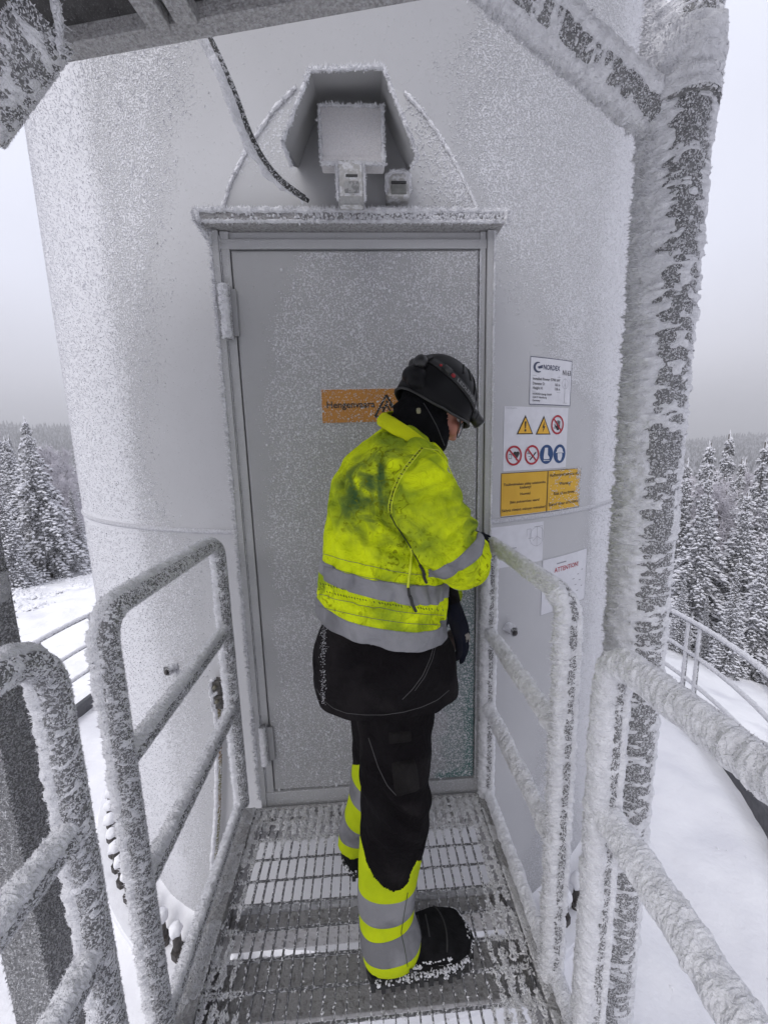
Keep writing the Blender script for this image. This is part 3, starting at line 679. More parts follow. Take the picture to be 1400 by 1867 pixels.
# ------------------------------------------------------------------ hanging cable
cb = [(330, -60, 1.12), (360, 28, 1.13), (395, 95, 1.14), (428, 170, 1.16), (452, 240, 1.19), (478, 292, 1.22), (512, 332, 1.26), (556, 362, 1.31)]
Pc = np.array([at(a, b, c) for a, b, c in cb]); Pc = resample(Pc, .01)
for _ in range(12): Pc[1:-1] = (Pc[:-2] + Pc[2:] + 2 * Pc[1:-1]) / 4
cable = thing('hanging_cable', 'black cable hanging from the canopy, left side crusted with white frost', 'cable', tuple(Pc[0]))
cbm = put('cable_sheath', tube_me('cable_sheath', Pc, .0085, 12), mat('cable_black', (.03, .03, .03), (.06, .06, .06), rough=.6, scale=60, c3=(.35, .35, .36), s3=130, lo3=.55, hi3=.6), cable)
put('cable_end', tube_me('cable_end', np.array([Pc[-1], Pc[-1] + unit(Pc[-1] - Pc[-3]) * .012]), .006, 10), M_black, cable)
rime_tube('rime', Pc, .0085, cbm, tmax=.019, amp=.0012, mean=-.0010, spk=.25, n_per_m=5000, clen=.007, cw=.004, step=.004, seg=32, wind=unit((-1, -.1, -.15)), bare=.40, noisefreq=90)

# ------------------------------------------------------------------ signs on the tower
def text_2d(s, size, align='LEFT', bold=0.0, width=None, shear=0.0):
    cu = bpy.data.curves.new('t', 'FONT'); cu.body = s; cu.size = size; cu.align_x = align; cu.offset = bold * size; cu.resolution_u = 2; cu.shear = shear
    o = bpy.data.objects.new('t', cu); me = bpy.data.meshes.new_from_object(o)
    me.calc_loop_triangles()
    V = np.array([v.co[:2] for v in me.vertices]) if len(me.vertices) else np.zeros((0, 2))
    F = np.array([t.vertices[:] for t in me.loop_triangles], int).reshape(-1, 3)
    if width is not None and len(V):
        x0, x1 = V[:, 0].min(), V[:, 0].max(); c = {'LEFT': x0, 'CENTER': (x0 + x1) / 2, 'RIGHT': x1}[align]
        V[:, 0] = (V[:, 0] - c) * width / (x1 - x0) + (0 if align != 'CENTER' else 0)
    bpy.data.objects.remove(o); bpy.data.curves.remove(cu); bpy.data.meshes.remove(me)
    return V, F

def disc2(c, r, n=28, r0=0.0):
    t = np.linspace(0, 2 * np.pi, n, endpoint=False); o = np.stack([c[0] + r * np.cos(t), c[1] + r * np.sin(t)], 1)
    if r0:
        i = np.stack([c[0] + r0 * np.cos(t), c[1] + r0 * np.sin(t)], 1); k = np.arange(n); k2 = (k + 1) % n
        return np.vstack([o, i]), np.vstack([np.stack([k, k2, k2 + n], 1), np.stack([k, k2 + n, k + n], 1)])
    k = np.arange(n); return np.vstack([o, [c]]), np.stack([k, (k + 1) % n, np.full(n, n)], 1)

def poly2(pts):
    bm = bmesh.new(); f = bm.faces.new([bm.verts.new((p[0], p[1], 0)) for p in pts]); bmesh.ops.triangulate(bm, faces=[f])
    bm.verts.index_update(); V = np.array([v.co[:2] for v in bm.verts]); F = np.array([[v.index for v in f.verts] for f in bm.faces]); bm.free(); return V, F

def line2(a, b, wd):
    a, b = np.array(a, float), np.array(b, float); d = unit(b - a); n = np.array([-d[1], d[0]]) * wd / 2
    return np.array([a - n, b - n, b + n, a + n]), np.array([[0, 1, 2], [0, 2, 3]])

def flat(name, color, rough=.5, wear=None):
    return mat(name, color, tuple(v * .93 for v in color), rough=rough, scale=25, bump=.04, spec=.4)
INK = flat('ink_black', (.025, .025, .028)); INKR = flat('ink_red', (.38, .02, .035)); INKB = flat('ink_blue', (.02, .06, .17))
WHITE = flat('sheet_white', (.62, .62, .66)); YEL = mat('sheet_yellow', (.62, .36, .025), (.58, .33, .02), rough=.5, scale=14, bump=.05)
INKG = flat('ink_grey', (.25, .25, .28)); AMBER = flat('ink_amber', (.72, .40, .04)); NAVY = flat('ink_navy', (.05, .06, .11))

class Sign:
    def __init__(s, name, label, u0, u1, z0, z1, base, name2='sheet', off=.0016, cat='sign', border=None):
        s.u0, s.z0 = u0, z0; s.name = name
        mid = (u0 + u1) / 2; s.off = off
        s.root = thing(name, label, cat, tuple(s.map(np.array([[mid, z0]]), off)[0]))
        n = 14; U, Z = np.meshgrid(np.linspace(u0, u1, n), np.linspace(z0, z1, 4)); P = np.stack([U.ravel(), Z.ravel()], 1)
        idx = np.arange(4 * n).reshape(4, n); q = np.stack([idx[:-1, :-1], idx[:-1, 1:], idx[1:, 1:], idx[1:, :-1]], -1).reshape(-1, 4)
        bd = np.concatenate([idx[0, :], idx[1:, -1], idx[-1, -2::-1], idx[-2:0:-1, 0]]); bd2 = np.roll(bd, -1); m = 4 * n
        V = np.vstack([s.map(P, off), s.map(P, -.0005)])
        s.sheet = put(name2, fast_mesh(name2, V, [q, np.stack([bd2, bd, bd + m, bd2 + m], 1)], False), base, s.root)
        if border:
            L = []; e = border[0]; 
            for a, b in (((u0, z0 + e / 2), (u1, z0 + e / 2)), ((u0, z1 - e / 2), (u1, z1 - e / 2)), ((u0 + e / 2, z0), (u0 + e / 2, z1)), ((u1 - e / 2, z0), (u1 - e / 2, z1))):
                for k in range(8):
                    A = np.array(a) + (np.array(b) - a) * k / 8; B = np.array(a) + (np.array(b) - a) * (k + 1) / 8; L.append(line2(A, B, e))
            s.add('border', L, border[1], 1)
    def map(s, P, off):
        return cyl(np.degrees(P[:, 0] / TR), P[:, 1], off)
    def add(s, name, shapes, m, layer):
        V, F = merge([(v, [f]) for v, f in shapes])
        return put(name, fast_mesh(name, s.map(V, s.off + .0009 * layer), F, False), m, s.root, kind='stuff' if len(shapes) > 1 else None)
    def text(s, items, m=INK, layer=1, name='lettering'):
        sh = []
        for (txt, u, z, size, al, bold, width) in items:
            V, F = text_2d(txt, size, al, bold, width)
            if len(V): sh.append((V + [u, z], F))
        return s.add(name, sh, m, layer)

# turbine data sheet
S = Sign('data_sign', 'white turbine data sign with blue emblem, uppermost of the signs beside the door', .775, 1.047, 1.632, 1.834, WHITE, border=(.0025, NAVY))
u0, z1 = .775, 1.834
sw = []
for k in range(14):
    t0, t1 = R(70 + k * 17), R(70 + (k + 1) * 17); c = (u0 + .046, z1 - .043); ro = .027; wi = .004 + .009 * math.sin(math.pi * (k + .5) / 14)
    def pt(t, r): return (c[0] + r * 1.05 * math.cos(t), c[1] + r * .85 * math.sin(t))
    sw.append(poly2([pt(t0, ro), pt(t1, ro), pt(t1, ro - wi), pt(t0, ro - wi)]))
sw.append(poly2([(c[0] - .004, c[1] + .002), (c[0] + .028, c[1] + .012), (c[0] + .026, c[1] - .002), (c[0] + .004, c[1] - .006)]))
S.add('emblem', sw, NAVY, 1)
S.text([('NORDEX', u0 + .078, z1 - .050, .030, 'LEFT', .02, .108)], NAVY)
S.text([('N163', u0 + .206, z1 - .066, .031, 'LEFT', .015, .058), ('Installed Power: 5700 kW', u0 + .018, z1 - .097, .0165, 'LEFT', .012, .172), ('Diameter D:', u0 + .018, z1 - .117, .0165, 'LEFT', .012, .072), ('163 m', u0 + .19, z1 - .117, .0165, 'RIGHT', .012, .034),
        ('Height H:', u0 + .018, z1 - .136, .0165, 'LEFT', .012, .060), ('118 m', u0 + .19, z1 - .136, .0165, 'RIGHT', .012, .034), ('NORDEX Energy GmbH', u0 + .018, z1 - .160, .0125, 'LEFT', .01, .118), ('22419 Hamburg', u0 + .018, z1 - .174, .0125, 'LEFT', .01, .086), ('Germany', u0 + .018, z1 - .188, .0125, 'LEFT', .01, .046)])
dl = [line2((u0 + .015, z1 - .078), (u0 + .195, z1 - .078), .0012), line2((u0 + .015, z1 - .145), (u0 + .195, z1 - .145), .0012)]
cx_ = u0 + .226
dl += [line2((cx_, z1 - .19), (cx_, z1 - .10), .002), line2((cx_, z1 - .105), (cx_ + .012, z1 - .125), .001), line2((cx_, z1 - .105), (cx_ - .014, z1 - .12), .001), line2((cx_, z1 - .105), (cx_, z1 - .078), .001), disc2((cx_, z1 - .105), .022, 24, .021), line2((cx_ + .03, z1 - .08), (cx_ + .03, z1 - .13), .001), line2((cx_ - .012, z1 - .19), (cx_ + .02, z1 - .19), .001)]
S.add('line_drawing', dl, INKG, 1)

# pictogram sheet
S = Sign('pictogram_sign', 'white safety sheet with yellow triangles, red-ringed and blue round pictograms', .641, 1.035, 1.345, 1.622, WHITE)
u0, z0 = .641, 1.345
def tri(c, r): return [(c[0] - r * .92, c[1] - r * .62), (c[0] + r * .92, c[1] - r * .62), (c[0], c[1] + r)]
T1, T2 = (u0 + .115, z0 + .19), (u0 + .225, z0 + .188)
S.add('triangle_border', [poly2(tri(T1, .052)), poly2(tri(T2, .052))], INK, 1)
S.add('triangle_fill', [poly2(tri((T1[0], T1[1] - .0015), .042)), poly2(tri((T2[0], T2[1] - .0015), .042))], AMBER, 2)
bolt = [(T2[0] + .004, T2[1] + .026), (T2[0] - .009, T2[1] - .002), (T2[0] - .001, T2[1] - .001), (T2[0] - .006, T2[1] - .022), (T2[0] + .010, T2[1] + .005), (T2[0] + .002, T2[1] + .004)]
S.add('triangle_symbol', [poly2([(T1[0] - .005, T1[1] + .024), (T1[0] - .0025, T1[1] - .006), (T1[0] + .0025, T1[1] - .006), (T1[0] + .005, T1[1] + .024)]), disc2((T1[0], T1[1] - .015), .0055, 14), poly2(bolt)], INK, 3)
C1 = (u0 + .318, z0 + .20); C2 = (u0 + .056, z0 + .066); C3 = (u0 + .160, z0 + .066); C4 = (u0 + .252, z0 + .066); C5 = (u0 + .342, z0 + .066)
rad = .044
sy = []
# hand
sy += [disc2((C1[0] + .004, C1[1] - .012), .013, 14)] + [line2((C1[0] - .004 + k * .0065, C1[1] - .008), (C1[0] - .006 + k * .0075, C1[1] + .022 - abs(k - 1.5) * .003), .0048) for k in range(4)] + [line2((C1[0] - .006, C1[1] - .014), (C1[0] - .02, C1[1] + .002), .005)]
sy += [line2((C1[0] - .028 + k * .005, C1[1] - .012 + k * .003), (C1[0] - .018 + k * .005, C1[1] - .020 + k * .002), .0015) for k in range(3)]
# heart + device
sy += [disc2((C2[0] + .006, C2[1] + .008), .010, 14), disc2((C2[0] + .021, C2[1] + .008), .010, 14), poly2([(C2[0] - .003, C2[1] + .004), (C2[0] + .013, C2[1] - .020), (C2[0] + .030, C2[1] + .004), (C2[0] + .013, C2[1] + .012)])]
sy += [line2((C2[0] - .028, C2[1] + .006), (C2[0] - .014, C2[1] + .006), .002), line2((C2[0] - .028, C2[1] + .006), (C2[0] - .028, C2[1] - .012), .002), line2((C2[0] - .028, C2[1] - .012), (C2[0] - .012, C2[1] - .012), .002), line2((C2[0] - .012, C2[1] - .012), (C2[0] - .014, C2[1] + .006), .002)]
# cigarette
sy += [line2((C3[0] - .012, C3[1] - .022), (C3[0] + .024, C3[1] + .012), .0065), line2((C3[0] - .03, C3[1] + .006), (C3[0] - .018, C3[1] + .006), .002), line2((C3[0] - .026, C3[1] + .014), (C3[0] - .012, C3[1] + .004), .002), line2((C3[0] - .022, C3[1] - .006), (C3[0] - .008, C3[1] - .006), .002)]
S.add('symbol', sy, INK, 1)
S.add('ban_ring', [disc2(c, rad, 36, rad * .80) for c in (C1, C2, C3)] + [line2((c[0] - rad * .62, c[1] + rad * .62), (c[0] + rad * .62, c[1] - rad * .62), rad * .17) for c in (C1, C2, C3)], INKR, 2)
S.add('blue_disc', [disc2(C4, rad, 36), disc2(C5, rad, 36)], INKB, 1)
boot = [(-.010, .030), (.010, .030), (.011, -.002), (.022, -.014), (.022, -.022), (-.014, -.022), (-.016, -.010)]
S.add('white_symbol', [poly2([(C4[0] - .004 + x, C4[1] + y) for x, y in boot]), line2((C4[0] - .02, C4[1] - .028), (C4[0] + .02, C4[1] - .028), .003),
      poly2([(C5[0] + x, C5[1] + y) for x, y in [(-.024, .008), (-.019, .022), (-.006, .031), (.008, .030), (.019, .021), (.023, .008)]]), line2((C5[0] - .028, C5[1] + .007), (C5[0] + .028, C5[1] + .007), .004),
      poly2([(C5[0] + x, C5[1] + y) for x, y in [(-.016, .003), (.017, .003), (.018, -.012), (.010, -.031), (-.004, -.032), (-.013, -.024)]])], WHITE, 2)
S.text([('Sicherheitszeichen', u0 + .006, z0 + .268, .006, 'LEFT', 0, .06)], INKG)

# yellow warnings
S = Sign('warning_sign', 'yellow warning sign with Finnish lettering, the left one of the pair below the pictograms', .632, .9065, 1.139, 1.336, YEL, border=(.0022, INK))
c = .769
S.text([('Tuulivoimalaan pääsy asiattomilta', c, 1.279, .0165, 'CENTER', .014, .248), ('kielletty!', c, 1.262, .0165, 'CENTER', .014, .066), ('Huomio!', c, 1.233, .0165, 'CENTER', .014, .060), ('Jään putoamisen vaara!', c, 1.199, .0165, 'CENTER', .014, .176), ('Säilytä riittävä etäisyys voimalaan!', c, 1.163, .0165, 'CENTER', .014, .262)])
S = Sign('warning_sign', 'yellow English warning sign with a frosted edge, the right one of the pair', .9085, 1.166, 1.139, 1.336, YEL, border=(.0022, INK))
c = 1.037
S.text([('Authorized persons only', c, 1.306, .021, 'CENTER', .014, .236), ('Warning!', c, 1.262, .021, 'CENTER', .014, .092), ('Risk of ice throw.', c, 1.216, .021, 'CENTER', .014, .165), ('Stand clear of turbine', c, 1.166, .021, 'CENTER', .014, .236)])
# patchy frost on the right sign
n_ = 2600; u = rng.uniform(.93, 1.172, n_); z_ = rng.uniform(1.135, 1.34, n_)
on = rng.random(n_) < .06 + .9 * sst(1.13, 1.17, u + .02 * vn(np.stack([u, z_, 0 * u], -1), 30, 2)); u, z_ = u[on], z_[on]
nn = np.stack([np.sin(u / TR), -np.cos(u / TR), 0 * u], -1)
g = crystal_arrays(cyl(np.degrees(u / TR), z_, .003), nn + rng.normal(size=nn.shape) * .3, .002 + .003 * rng.random(len(u)), .005 + .004 * rng.random(len(u)), .95)
put('frost_grains', fast_mesh('frost_grains', *g, False), M_frost, S.root, kind='stuff')

# white sheet with a line drawing, behind the railing
S = Sign('drawing_sign', 'white paper with a thin grey turbine drawing, half behind the right railing top', .575, .892, .905, 1.097, WHITE)
u0, z0 = .575, .905
S.add('line_drawing', [line2((u0 + .21, z0 + .13), (u0 + .21, z0 + .165), .0015), line2((u0 + .21, z0 + .165), (u0 + .235, z0 + .165), .0015), line2((u0 + .235, z0 + .165), (u0 + .235, z0 + .12), .0015), line2((u0 + .22, z0 + .12), (u0 + .25, z0 + .12), .0015),
      line2((u0 + .275, z0 + .075), (u0 + .275, z0 + .17), .0015), line2((u0 + .275, z0 + .125), (u0 + .25, z0 + .105), .0015), line2((u0 + .275, z0 + .125), (u0 + .303, z0 + .108), .0015), line2((u0 + .255, z0 + .172), (u0 + .309, z0 + .172), .0015), line2((u0 + .309, z0 + .172), (u0 + .309, z0 + .1), .0015), disc2((u0 + .275, z0 + .125), .047, 26, .0458)], INKG, 1)
S.text([('Aviation marking and lighting', u0 + .02, z0 + .07, .011, 'LEFT', .01, .14)] + [(t_, u0 + .02, z0 + .058 - k * .012, .009, 'LEFT', .005, wd_) for k, (t_, wd_) in enumerate([('Observe the instructions', .12), ('in the turbine manual', .11), ('before entering', .08)])], INK) if False else S.add('text_lines', [line2((u0 + .02, z0 + .085 - k * .011), (u0 + .02 + wd_, z0 + .085 - k * .011), .004) for k, wd_ in enumerate([.13, .12, .128, .1, .09])], INKG, 1)
# attention sheet
S = Sign('attention_sign', 'white paper with red ATTENTION heading, lowest and rightmost of the signs beside the door', .895, 1.275, .622, .906, WHITE, border=(.0016, INKG))
S.text([('ATTENTION!', 1.085, .826, .034, 'CENTER', .012, .205)], INKR)
S.add('text_lines', [line2((1.0, .87), (1.075, .87), .006)] + [line2((.94 if k % 3 else .97, .797 - k * .018), (1.24 - (k * 37 % 5) * .02, .797 - k * .018), .0042) for k in range(7)], INKG, 1)

# ------------------------------------------------------------------ orange name sign on the door
M_or = mat('sheet_orange', (.50, .215, .035), (.44, .19, .035), rough=.6, scale=9, bump=.05)
os_ = thing('name_sign', 'orange Hengenvaara sign on the door, speckled with frozen drops', 'sign', (0, YD, 1.553))
ya = YD + .002
put('plate', box_me('plate', (-.139, ya - .0015, 1.553), (.178, YD + .0035, 1.669), 0), M_or, os_)
V, F = text_2d('Hengenvaara', .033, 'LEFT', .02, .172)
put('lettering', fast_mesh('lettering', np.stack([V[:, 0] - .121, np.full(len(V), ya - .0026), V[:, 1] + 1.604], 1), [F]), INK, os_)
def tri_ring(cx, cz, r, t_):
    o_ = [(cx - r, cz - r * .75), (cx + r, cz - r * .75), (cx, cz + r)]; sh = []
    for k in range(3): sh.append(line2(o_[k], o_[(k + 1) % 3], t_))
    return sh
sh = tri_ring(.093, 1.603, .043, .0075) + [line2((.078, 1.586), (.092, 1.615), .007), line2((.092, 1.615), (.106, 1.588), .006), line2((.09, 1.606), (.073, 1.600), .005), disc2((.094, 1.622), .005, 10), line2((.104, 1.615), (.112, 1.600), .006)]
sh += tri_ring(.152, 1.603, .040, .007)
V, F = merge([(v, [f]) for v, f in sh])
put('symbol', fast_mesh('symbol', np.stack([V[:, 0], np.full(len(V), ya - .0026), V[:, 1]], 1), F), INK, os_)
n_ = 620; x_ = rng.uniform(-.139, .178, n_); z_ = rng.uniform(1.553, 1.669, n_); r_ = .0009 + .0014 * rng.random(n_) ** 2
g = dome_arrays(np.stack([x_, np.full(n_, ya - .002), z_], -1), np.tile([0, -1., 0], (n_, 1)), r_, r_)
put('frozen_droplets', fast_mesh('frozen_droplets', *g, False), M_frost, os_, kind='stuff')
rime_edge('rime_fringe', [(-.14, ya - .002, 1.553), (-.14, ya - .002, 1.669), (.178, ya - .002, 1.669)], os_, n_per_m=700, length=.003, width=.003, out=(-.3, -.8, .2), spread=.6, blob=.001)

# ------------------------------------------------------------------ walkway
XL, XR = -.53, .47
walk = thing('walkway', 'steel grating walkway with frosted bars and side beams leading to the door', 'walkway', (0, .8, -.1))
Y0, Y1 = -.35, 1.412
gr = walk
ys_near = Y0
bar_me = box_me('bearing_bar', (-.0015, Y0, -.020), (.0016, Y1, 0), 0)
for k in range(29):
    x_ = -.478 + k * .032
    put('bearing_bar', bar_me, M_grate, walk, (x_, 0, 0))
rod_me = box_me('cross_rod', (-.485, -.0025, -.0065), (.425, .0025, -.001), 0)
yk = 1.352
while yk > Y0:
    put('cross_rod', rod_me, M_grate, walk, (0, yk, 0)); yk -= .0705
# side beams: channel with a flat top
for (a_, b_, nm) in ((XL - .02, -.490, 'side_beam'), (.432, XR + .02, 'side_beam')):
    put(nm, box_me(nm, (a_, Y0, -.16), (b_, Y1 + .0, .012), .003), M_beam, walk)
put('end_beam', box_me('end_beam', (-.489, Y1 - .006, -.15), (.431, Y1 + .006, .004), .002), M_beam, walk)
put('end_strip', box_me('end_strip', (-.489, 1.352, -.030), (.431, 1.405, -.0075), .002), M_beam, walk)
for (y0, y1, z0, z1) in ((1.05, 1.10, -.16, -.08), (.886, .950, -.050, -.044), (.822, .8855, -.060, -.043), (.42, .50, -.16, -.08), (.05, .13, -.16, -.08)):
    put('cross_beam', box_me('cross_beam', (-.4895, y0, z0), (.4315, y1, z1), .003), mat('frosted_cross_beam', (.50, .49, .49), (.42, .41, .41), rough=.9, scale=60, bump=.5, bscale=160, c3=(.28, .27, .26), s3=70, lo3=.54, hi3=.66), walk)
for (y0, y1) in ((1.045, 1.105),):
    rime_edge('rime_fringe', [(-.485, y1 + .004, -.078), (.428, y1 + .004, -.078)], walk, n_per_m=2500, length=.008, width=.006, out=(0, .4, .7), spread=.6, blob=.011)
rime_edge('rime_fringe', [(-.485, .955, -.046), (.428, .955, -.046)], walk, n_per_m=1500, length=.006, width=.005, out=(0, .2, .9), spread=.6, blob=.004)
# frost crust: on side beams, first cells and along the bars
n_ = 60000
P_ = np.empty((n_, 3)); P_[:, 0] = np.where(rng.random(n_) < .5, rng.uniform(-.552, -.49, n_), rng.uniform(.432, .492, n_)); P_[:, 1] = rng.uniform(Y0, Y1, n_); P_[:, 2] = .012
kp = (fbm(P_, 22, 6, 2) > -.25); P_ = P_[kp]
g1 = crystal_arrays(P_, np.tile([-.15, 0, 1.], (len(P_), 1)) + rng.normal(size=P_.shape) * .4, .0025 + .004 * rng.random(len(P_)), .004 + .004 * rng.random(len(P_)), .95)
# on the bars: thick near the edges and the door, thin in the middle
n_ = 90000; k_ = rng.integers(0, 29, n_); x_ = -.478 + k_ * .032; y_ = rng.uniform(.3, Y1, n_)
edge_ = np.maximum.reduce([sst(.09, .01, x_ + .49 - .10 * sst(1.0, .7, y_)), sst(.09, .0, .43 - x_ - .08 * sst(1.2, .8, y_)), sst(.22, .08, Y1 - y_)]); pp = np.stack([x_, y_, 0 * x_], -1)
kp = rng.random(n_) < .03 + .50 * edge_ * (fbm(pp, 14, 9, 2) > -.35); pp = pp[kp]; e_ = edge_[kp]
pp[:, 0] += rng.normal(size=len(pp)) * .0022 * (1 + 1.2 * e_)
g2 = crystal_arrays(pp, rng.normal(size=pp.shape) * .6 + [-.1, 0, .8], (.002 + .004 * rng.random(len(pp))) * (1 + e_), (.0032 + .003 * rng.random(len(pp))) * (1 + .7 * e_), .95)
n_ = 40000; x_ = rng.uniform(-.48, .42, n_); y_ = 1.352 - .0705 * rng.integers(0, 15, n_); 
edge_ = np.maximum.reduce([sst(.09, .01, x_ + .49 - .10 * sst(1.0, .7, y_)), sst(.09, .0, .43 - x_ - .08 * sst(1.2, .8, y_)), sst(.2, .1, Y1 - y_)]); pp = np.stack([x_, y_, 0 * x_ - .003], -1)
kp = rng.random(n_) < .02 + .65 * edge_; pp = pp[kp]; e_ = edge_[kp]; pp[:, 1] += rng.normal(size=len(pp)) * .003
g3 = crystal_arrays(pp, rng.normal(size=pp.shape) * .6 + [-.1, 0, .8], (.002 + .004 * rng.random(len(pp))) * (1 + e_), .0035 + .004 * rng.random(len(pp)), .95)
# crust closing the cells next to the door
n_ = 26000; pp = np.stack([rng.uniform(-.485, .428, n_), 1.412 - .075 * rng.random(n_) ** 1.5, rng.uniform(-.02, -.004, n_)], -1)
kp = fbm(pp, 30, 4, 2) > -.1; pp = pp[kp]
g4 = crystal_arrays(pp, rng.normal(size=pp.shape) * .6 + [0, 0, .8], .003 + .004 * rng.random(len(pp)), .005 + .004 * rng.random(len(pp)), .95)
V, F = merge([g1, g2, g3, g4]); put('rime', fast_mesh('rime', V, F, False), mat('walkway_rime', (.58, .575, .58), (.70, .70, .72), rough=.95, scale=40, bump=.4), walk, kind='stuff')

# ------------------------------------------------------------------ railings beside the walkway
def railing(label, loops, bars, loc, seed):
    g = thing('guard_railing', label, 'railing', loc, None)
    for (pts, r_, corner, kw) in loops:
        P_ = resample(pts, .01, corner)
        o = put('rail_tube', tube_me('rail_tube', P_, r_, 20), M_galv, g)
        rime_tube('rime', P_, r_, o, seed=seed, **kw)
    for (pts, r_, kw) in bars:
        P_ = resample(pts, .01)
        o = put('middle_rail', tube_me('middle_rail', P_, r_, 18), M_galv, g)
        rime_tube('rime', P_, r_, o, seed=seed + 3, **kw)
    return g
TB = .0212
kw_far = dict(tmax=.010, amp=.0028, n_per_m=8000, clen=.011, cw=.0045, step=.004, seg=40, bare=.12)
kw_near = dict(tmax=.014, amp=.0050, n_per_m=9000, clen=.015, cw=.005, step=.003, seg=64, bare=.10, streak=1.6)
topw = unit((-.55, .1, .85))
ZL = (1.14, .80, .48); ZR = (1.10, .735, .42)
yLf, yLn, yRf, yRn = 1.395, .765, 1.395, .83
railing('left guard railing next to the door, bent top tube over two lower rails', 
        [([(XL, yLf, .05), (XL, yLf, ZL[0]), (XL, yLn, ZL[0]), (XL, yLn, -.15)], TB, .07, dict(kw_near, bare=.04, seg=56, step=.0035, amp=.0042))],
        [([(XL, yLf, ZL[1]), (XL, yLn, ZL[1])], .018, dict(kw_far, wind=topw, tmax=.013)), ([(XL, yLf, ZL[2]), (XL, yLn, ZL[2])], .018, dict(kw_far, wind=topw, tmax=.013)),
         ([(XL - .005, Y1, .06), (XL - .005, -.2, .06)], .014, dict(kw_far, wind=topw, tmax=.012))], (XL, 1.1, 0), 1)
railing('right guard railing next to the door, thick white frost, in front of the drawing sheet',
        [([(XR, yRf, .0), (XR, yRf, ZR[0]), (XR, yRn, ZR[0]), (XR, yRn, -.15)], TB, .07, dict(kw_near, bare=.06, seg=56, step=.0035, tmax=.013, rim=.5))],
        [([(XR, yRf, ZR[1]), (XR, yRn, ZR[1])], .018, dict(kw_far, wind=topw, tmax=.015, bare=-.2)), ([(XR, yRf, ZR[2]), (XR, yRn, ZR[2])], .018, dict(kw_far, wind=topw, tmax=.015, bare=-.2)),
         ([(XR + .005, Y1, .03), (XR + .005, -.2, .03)], .014, dict(kw_far, wind=topw, tmax=.014, bare=-.2))], (XR, 1.1, 0), 5)
yl2, yr2 = .625, .665
railing('left guard railing nearest the viewer, in front of the dark square post',
        [([(XL, yl2, -.15), (XL, yl2, 1.145), (XL, -.25, 1.145)], TB * 1.05, .085, dict(kw_near, bare=.02, amp=.0042))],
        [([(XL, yl2, .80), (XL, -.25, .80)], .0185, dict(kw_near, wind=topw, bare=-.05, amp=.0035, clen=.010, streak=1.0)), ([(XL, yl2, .53), (XL, -.25, .53)], .0185, dict(kw_near, wind=topw, bare=-.15, amp=.0035, clen=.010, streak=1.0))], (XL, .2, 0), 9)
railing('right guard railing nearest the viewer, its top tube thick with smooth frost like a sleeve',
        [([(XR, yr2, -.15), (XR, yr2, 1.055), (XR, -.25, 1.075)], TB * 1.05, .085, dict(kw_near, bare=-.06, tmax=.015, amp=.0038, rim=.5, lump=.14, clen=.009))],
        [([(XR, yr2, .70), (XR, -.25, .70)], .0185, dict(kw_near, wind=topw, tmax=.020, bare=-.3, amp=.0030, lump=.14, clen=.008, streak=1.0))], (XR, .2, 0), 13)

# ------------------------------------------------------------------ canopy with columns and braces
can = thing('canopy', 'dark roofed steel canopy on frosted round column with slanting braces above the walkway', 'canopy', (0, .9, 2.3))
cR = np.array([.783, 1.025, 0])
P_ = [tuple(cR + (0, 0, -1.3)), tuple(cR + (0, 0, 2.75))]
o = put('column', tube_me('column', resample(P_, .05), .068, 32), M_galv, can)
rime_tube('rime', P_, .068, o, tmax=.013, amp=.0090, n_per_m=14000, clen=.019, cw=.0075, step=.005, seg=96, bare=.30, streak=2.6, noisefreq=62, mean=-.0008, seed=21, rim=.35)
# collar where the brace meets the column
zc = 2.27
P_ = [tuple(cR + (0, 0, zc - .05)), tuple(cR + (0, 0, zc + .09))]
o2 = put('clamp', tube_me('clamp', resample(P_, .02), .078, 28), M_galv, o)
rime_tube('rime', P_, .078, o2, tmax=.010, amp=.008, n_per_m=16000, clen=.012, cw=.009, step=.005, seg=80, bare=-.3, wind=unit((-.8, -.5, .3)), streak=2, noisefreq=36, mean=.001, seed=25)
def brace(px0, Y0_, px1, Y1_, r_, kw, ext=1.15):
    a = at(*px0, Y0_); b = at(*px1, Y1_); b = a + (b - a) * ext
    o = put('brace', tube_me('brace', resample([a, b], .05), r_, 24), M_galv, can); rime_tube('rime', [a, b], r_, o, **kw)
brace((1205, 215), 1.02, (935, -20), .98, .036, dict(tmax=.012, amp=.006, n_per_m=12000, clen=.016, cw=.007, step=.005, seg=64, bare=.32, rim=.9, wind=unit((-.5, .6, -.6)), streak=2, noisefreq=64, seed=31), 1.3)
brace((-41, 226), .85, (77, 56), .83, .040, dict(tmax=.012, amp=.006, n_per_m=12000, clen=.014, cw=.006, step=.004, seg=72, bare=.10, wind=unit((.6, .2, .8)), streak=2, noisefreq=64, seed=37, rim=.4, spk=1.2), 1.08)
cl_ = [at(98, -20, .80), at(108, 40, .81), at(112, 92, .82)]
rime_edge('rime_fringe', cl_, can, n_per_m=3500, length=.012, width=.006, out=(.6, -.5, .1), spread=.6, blob=.007)
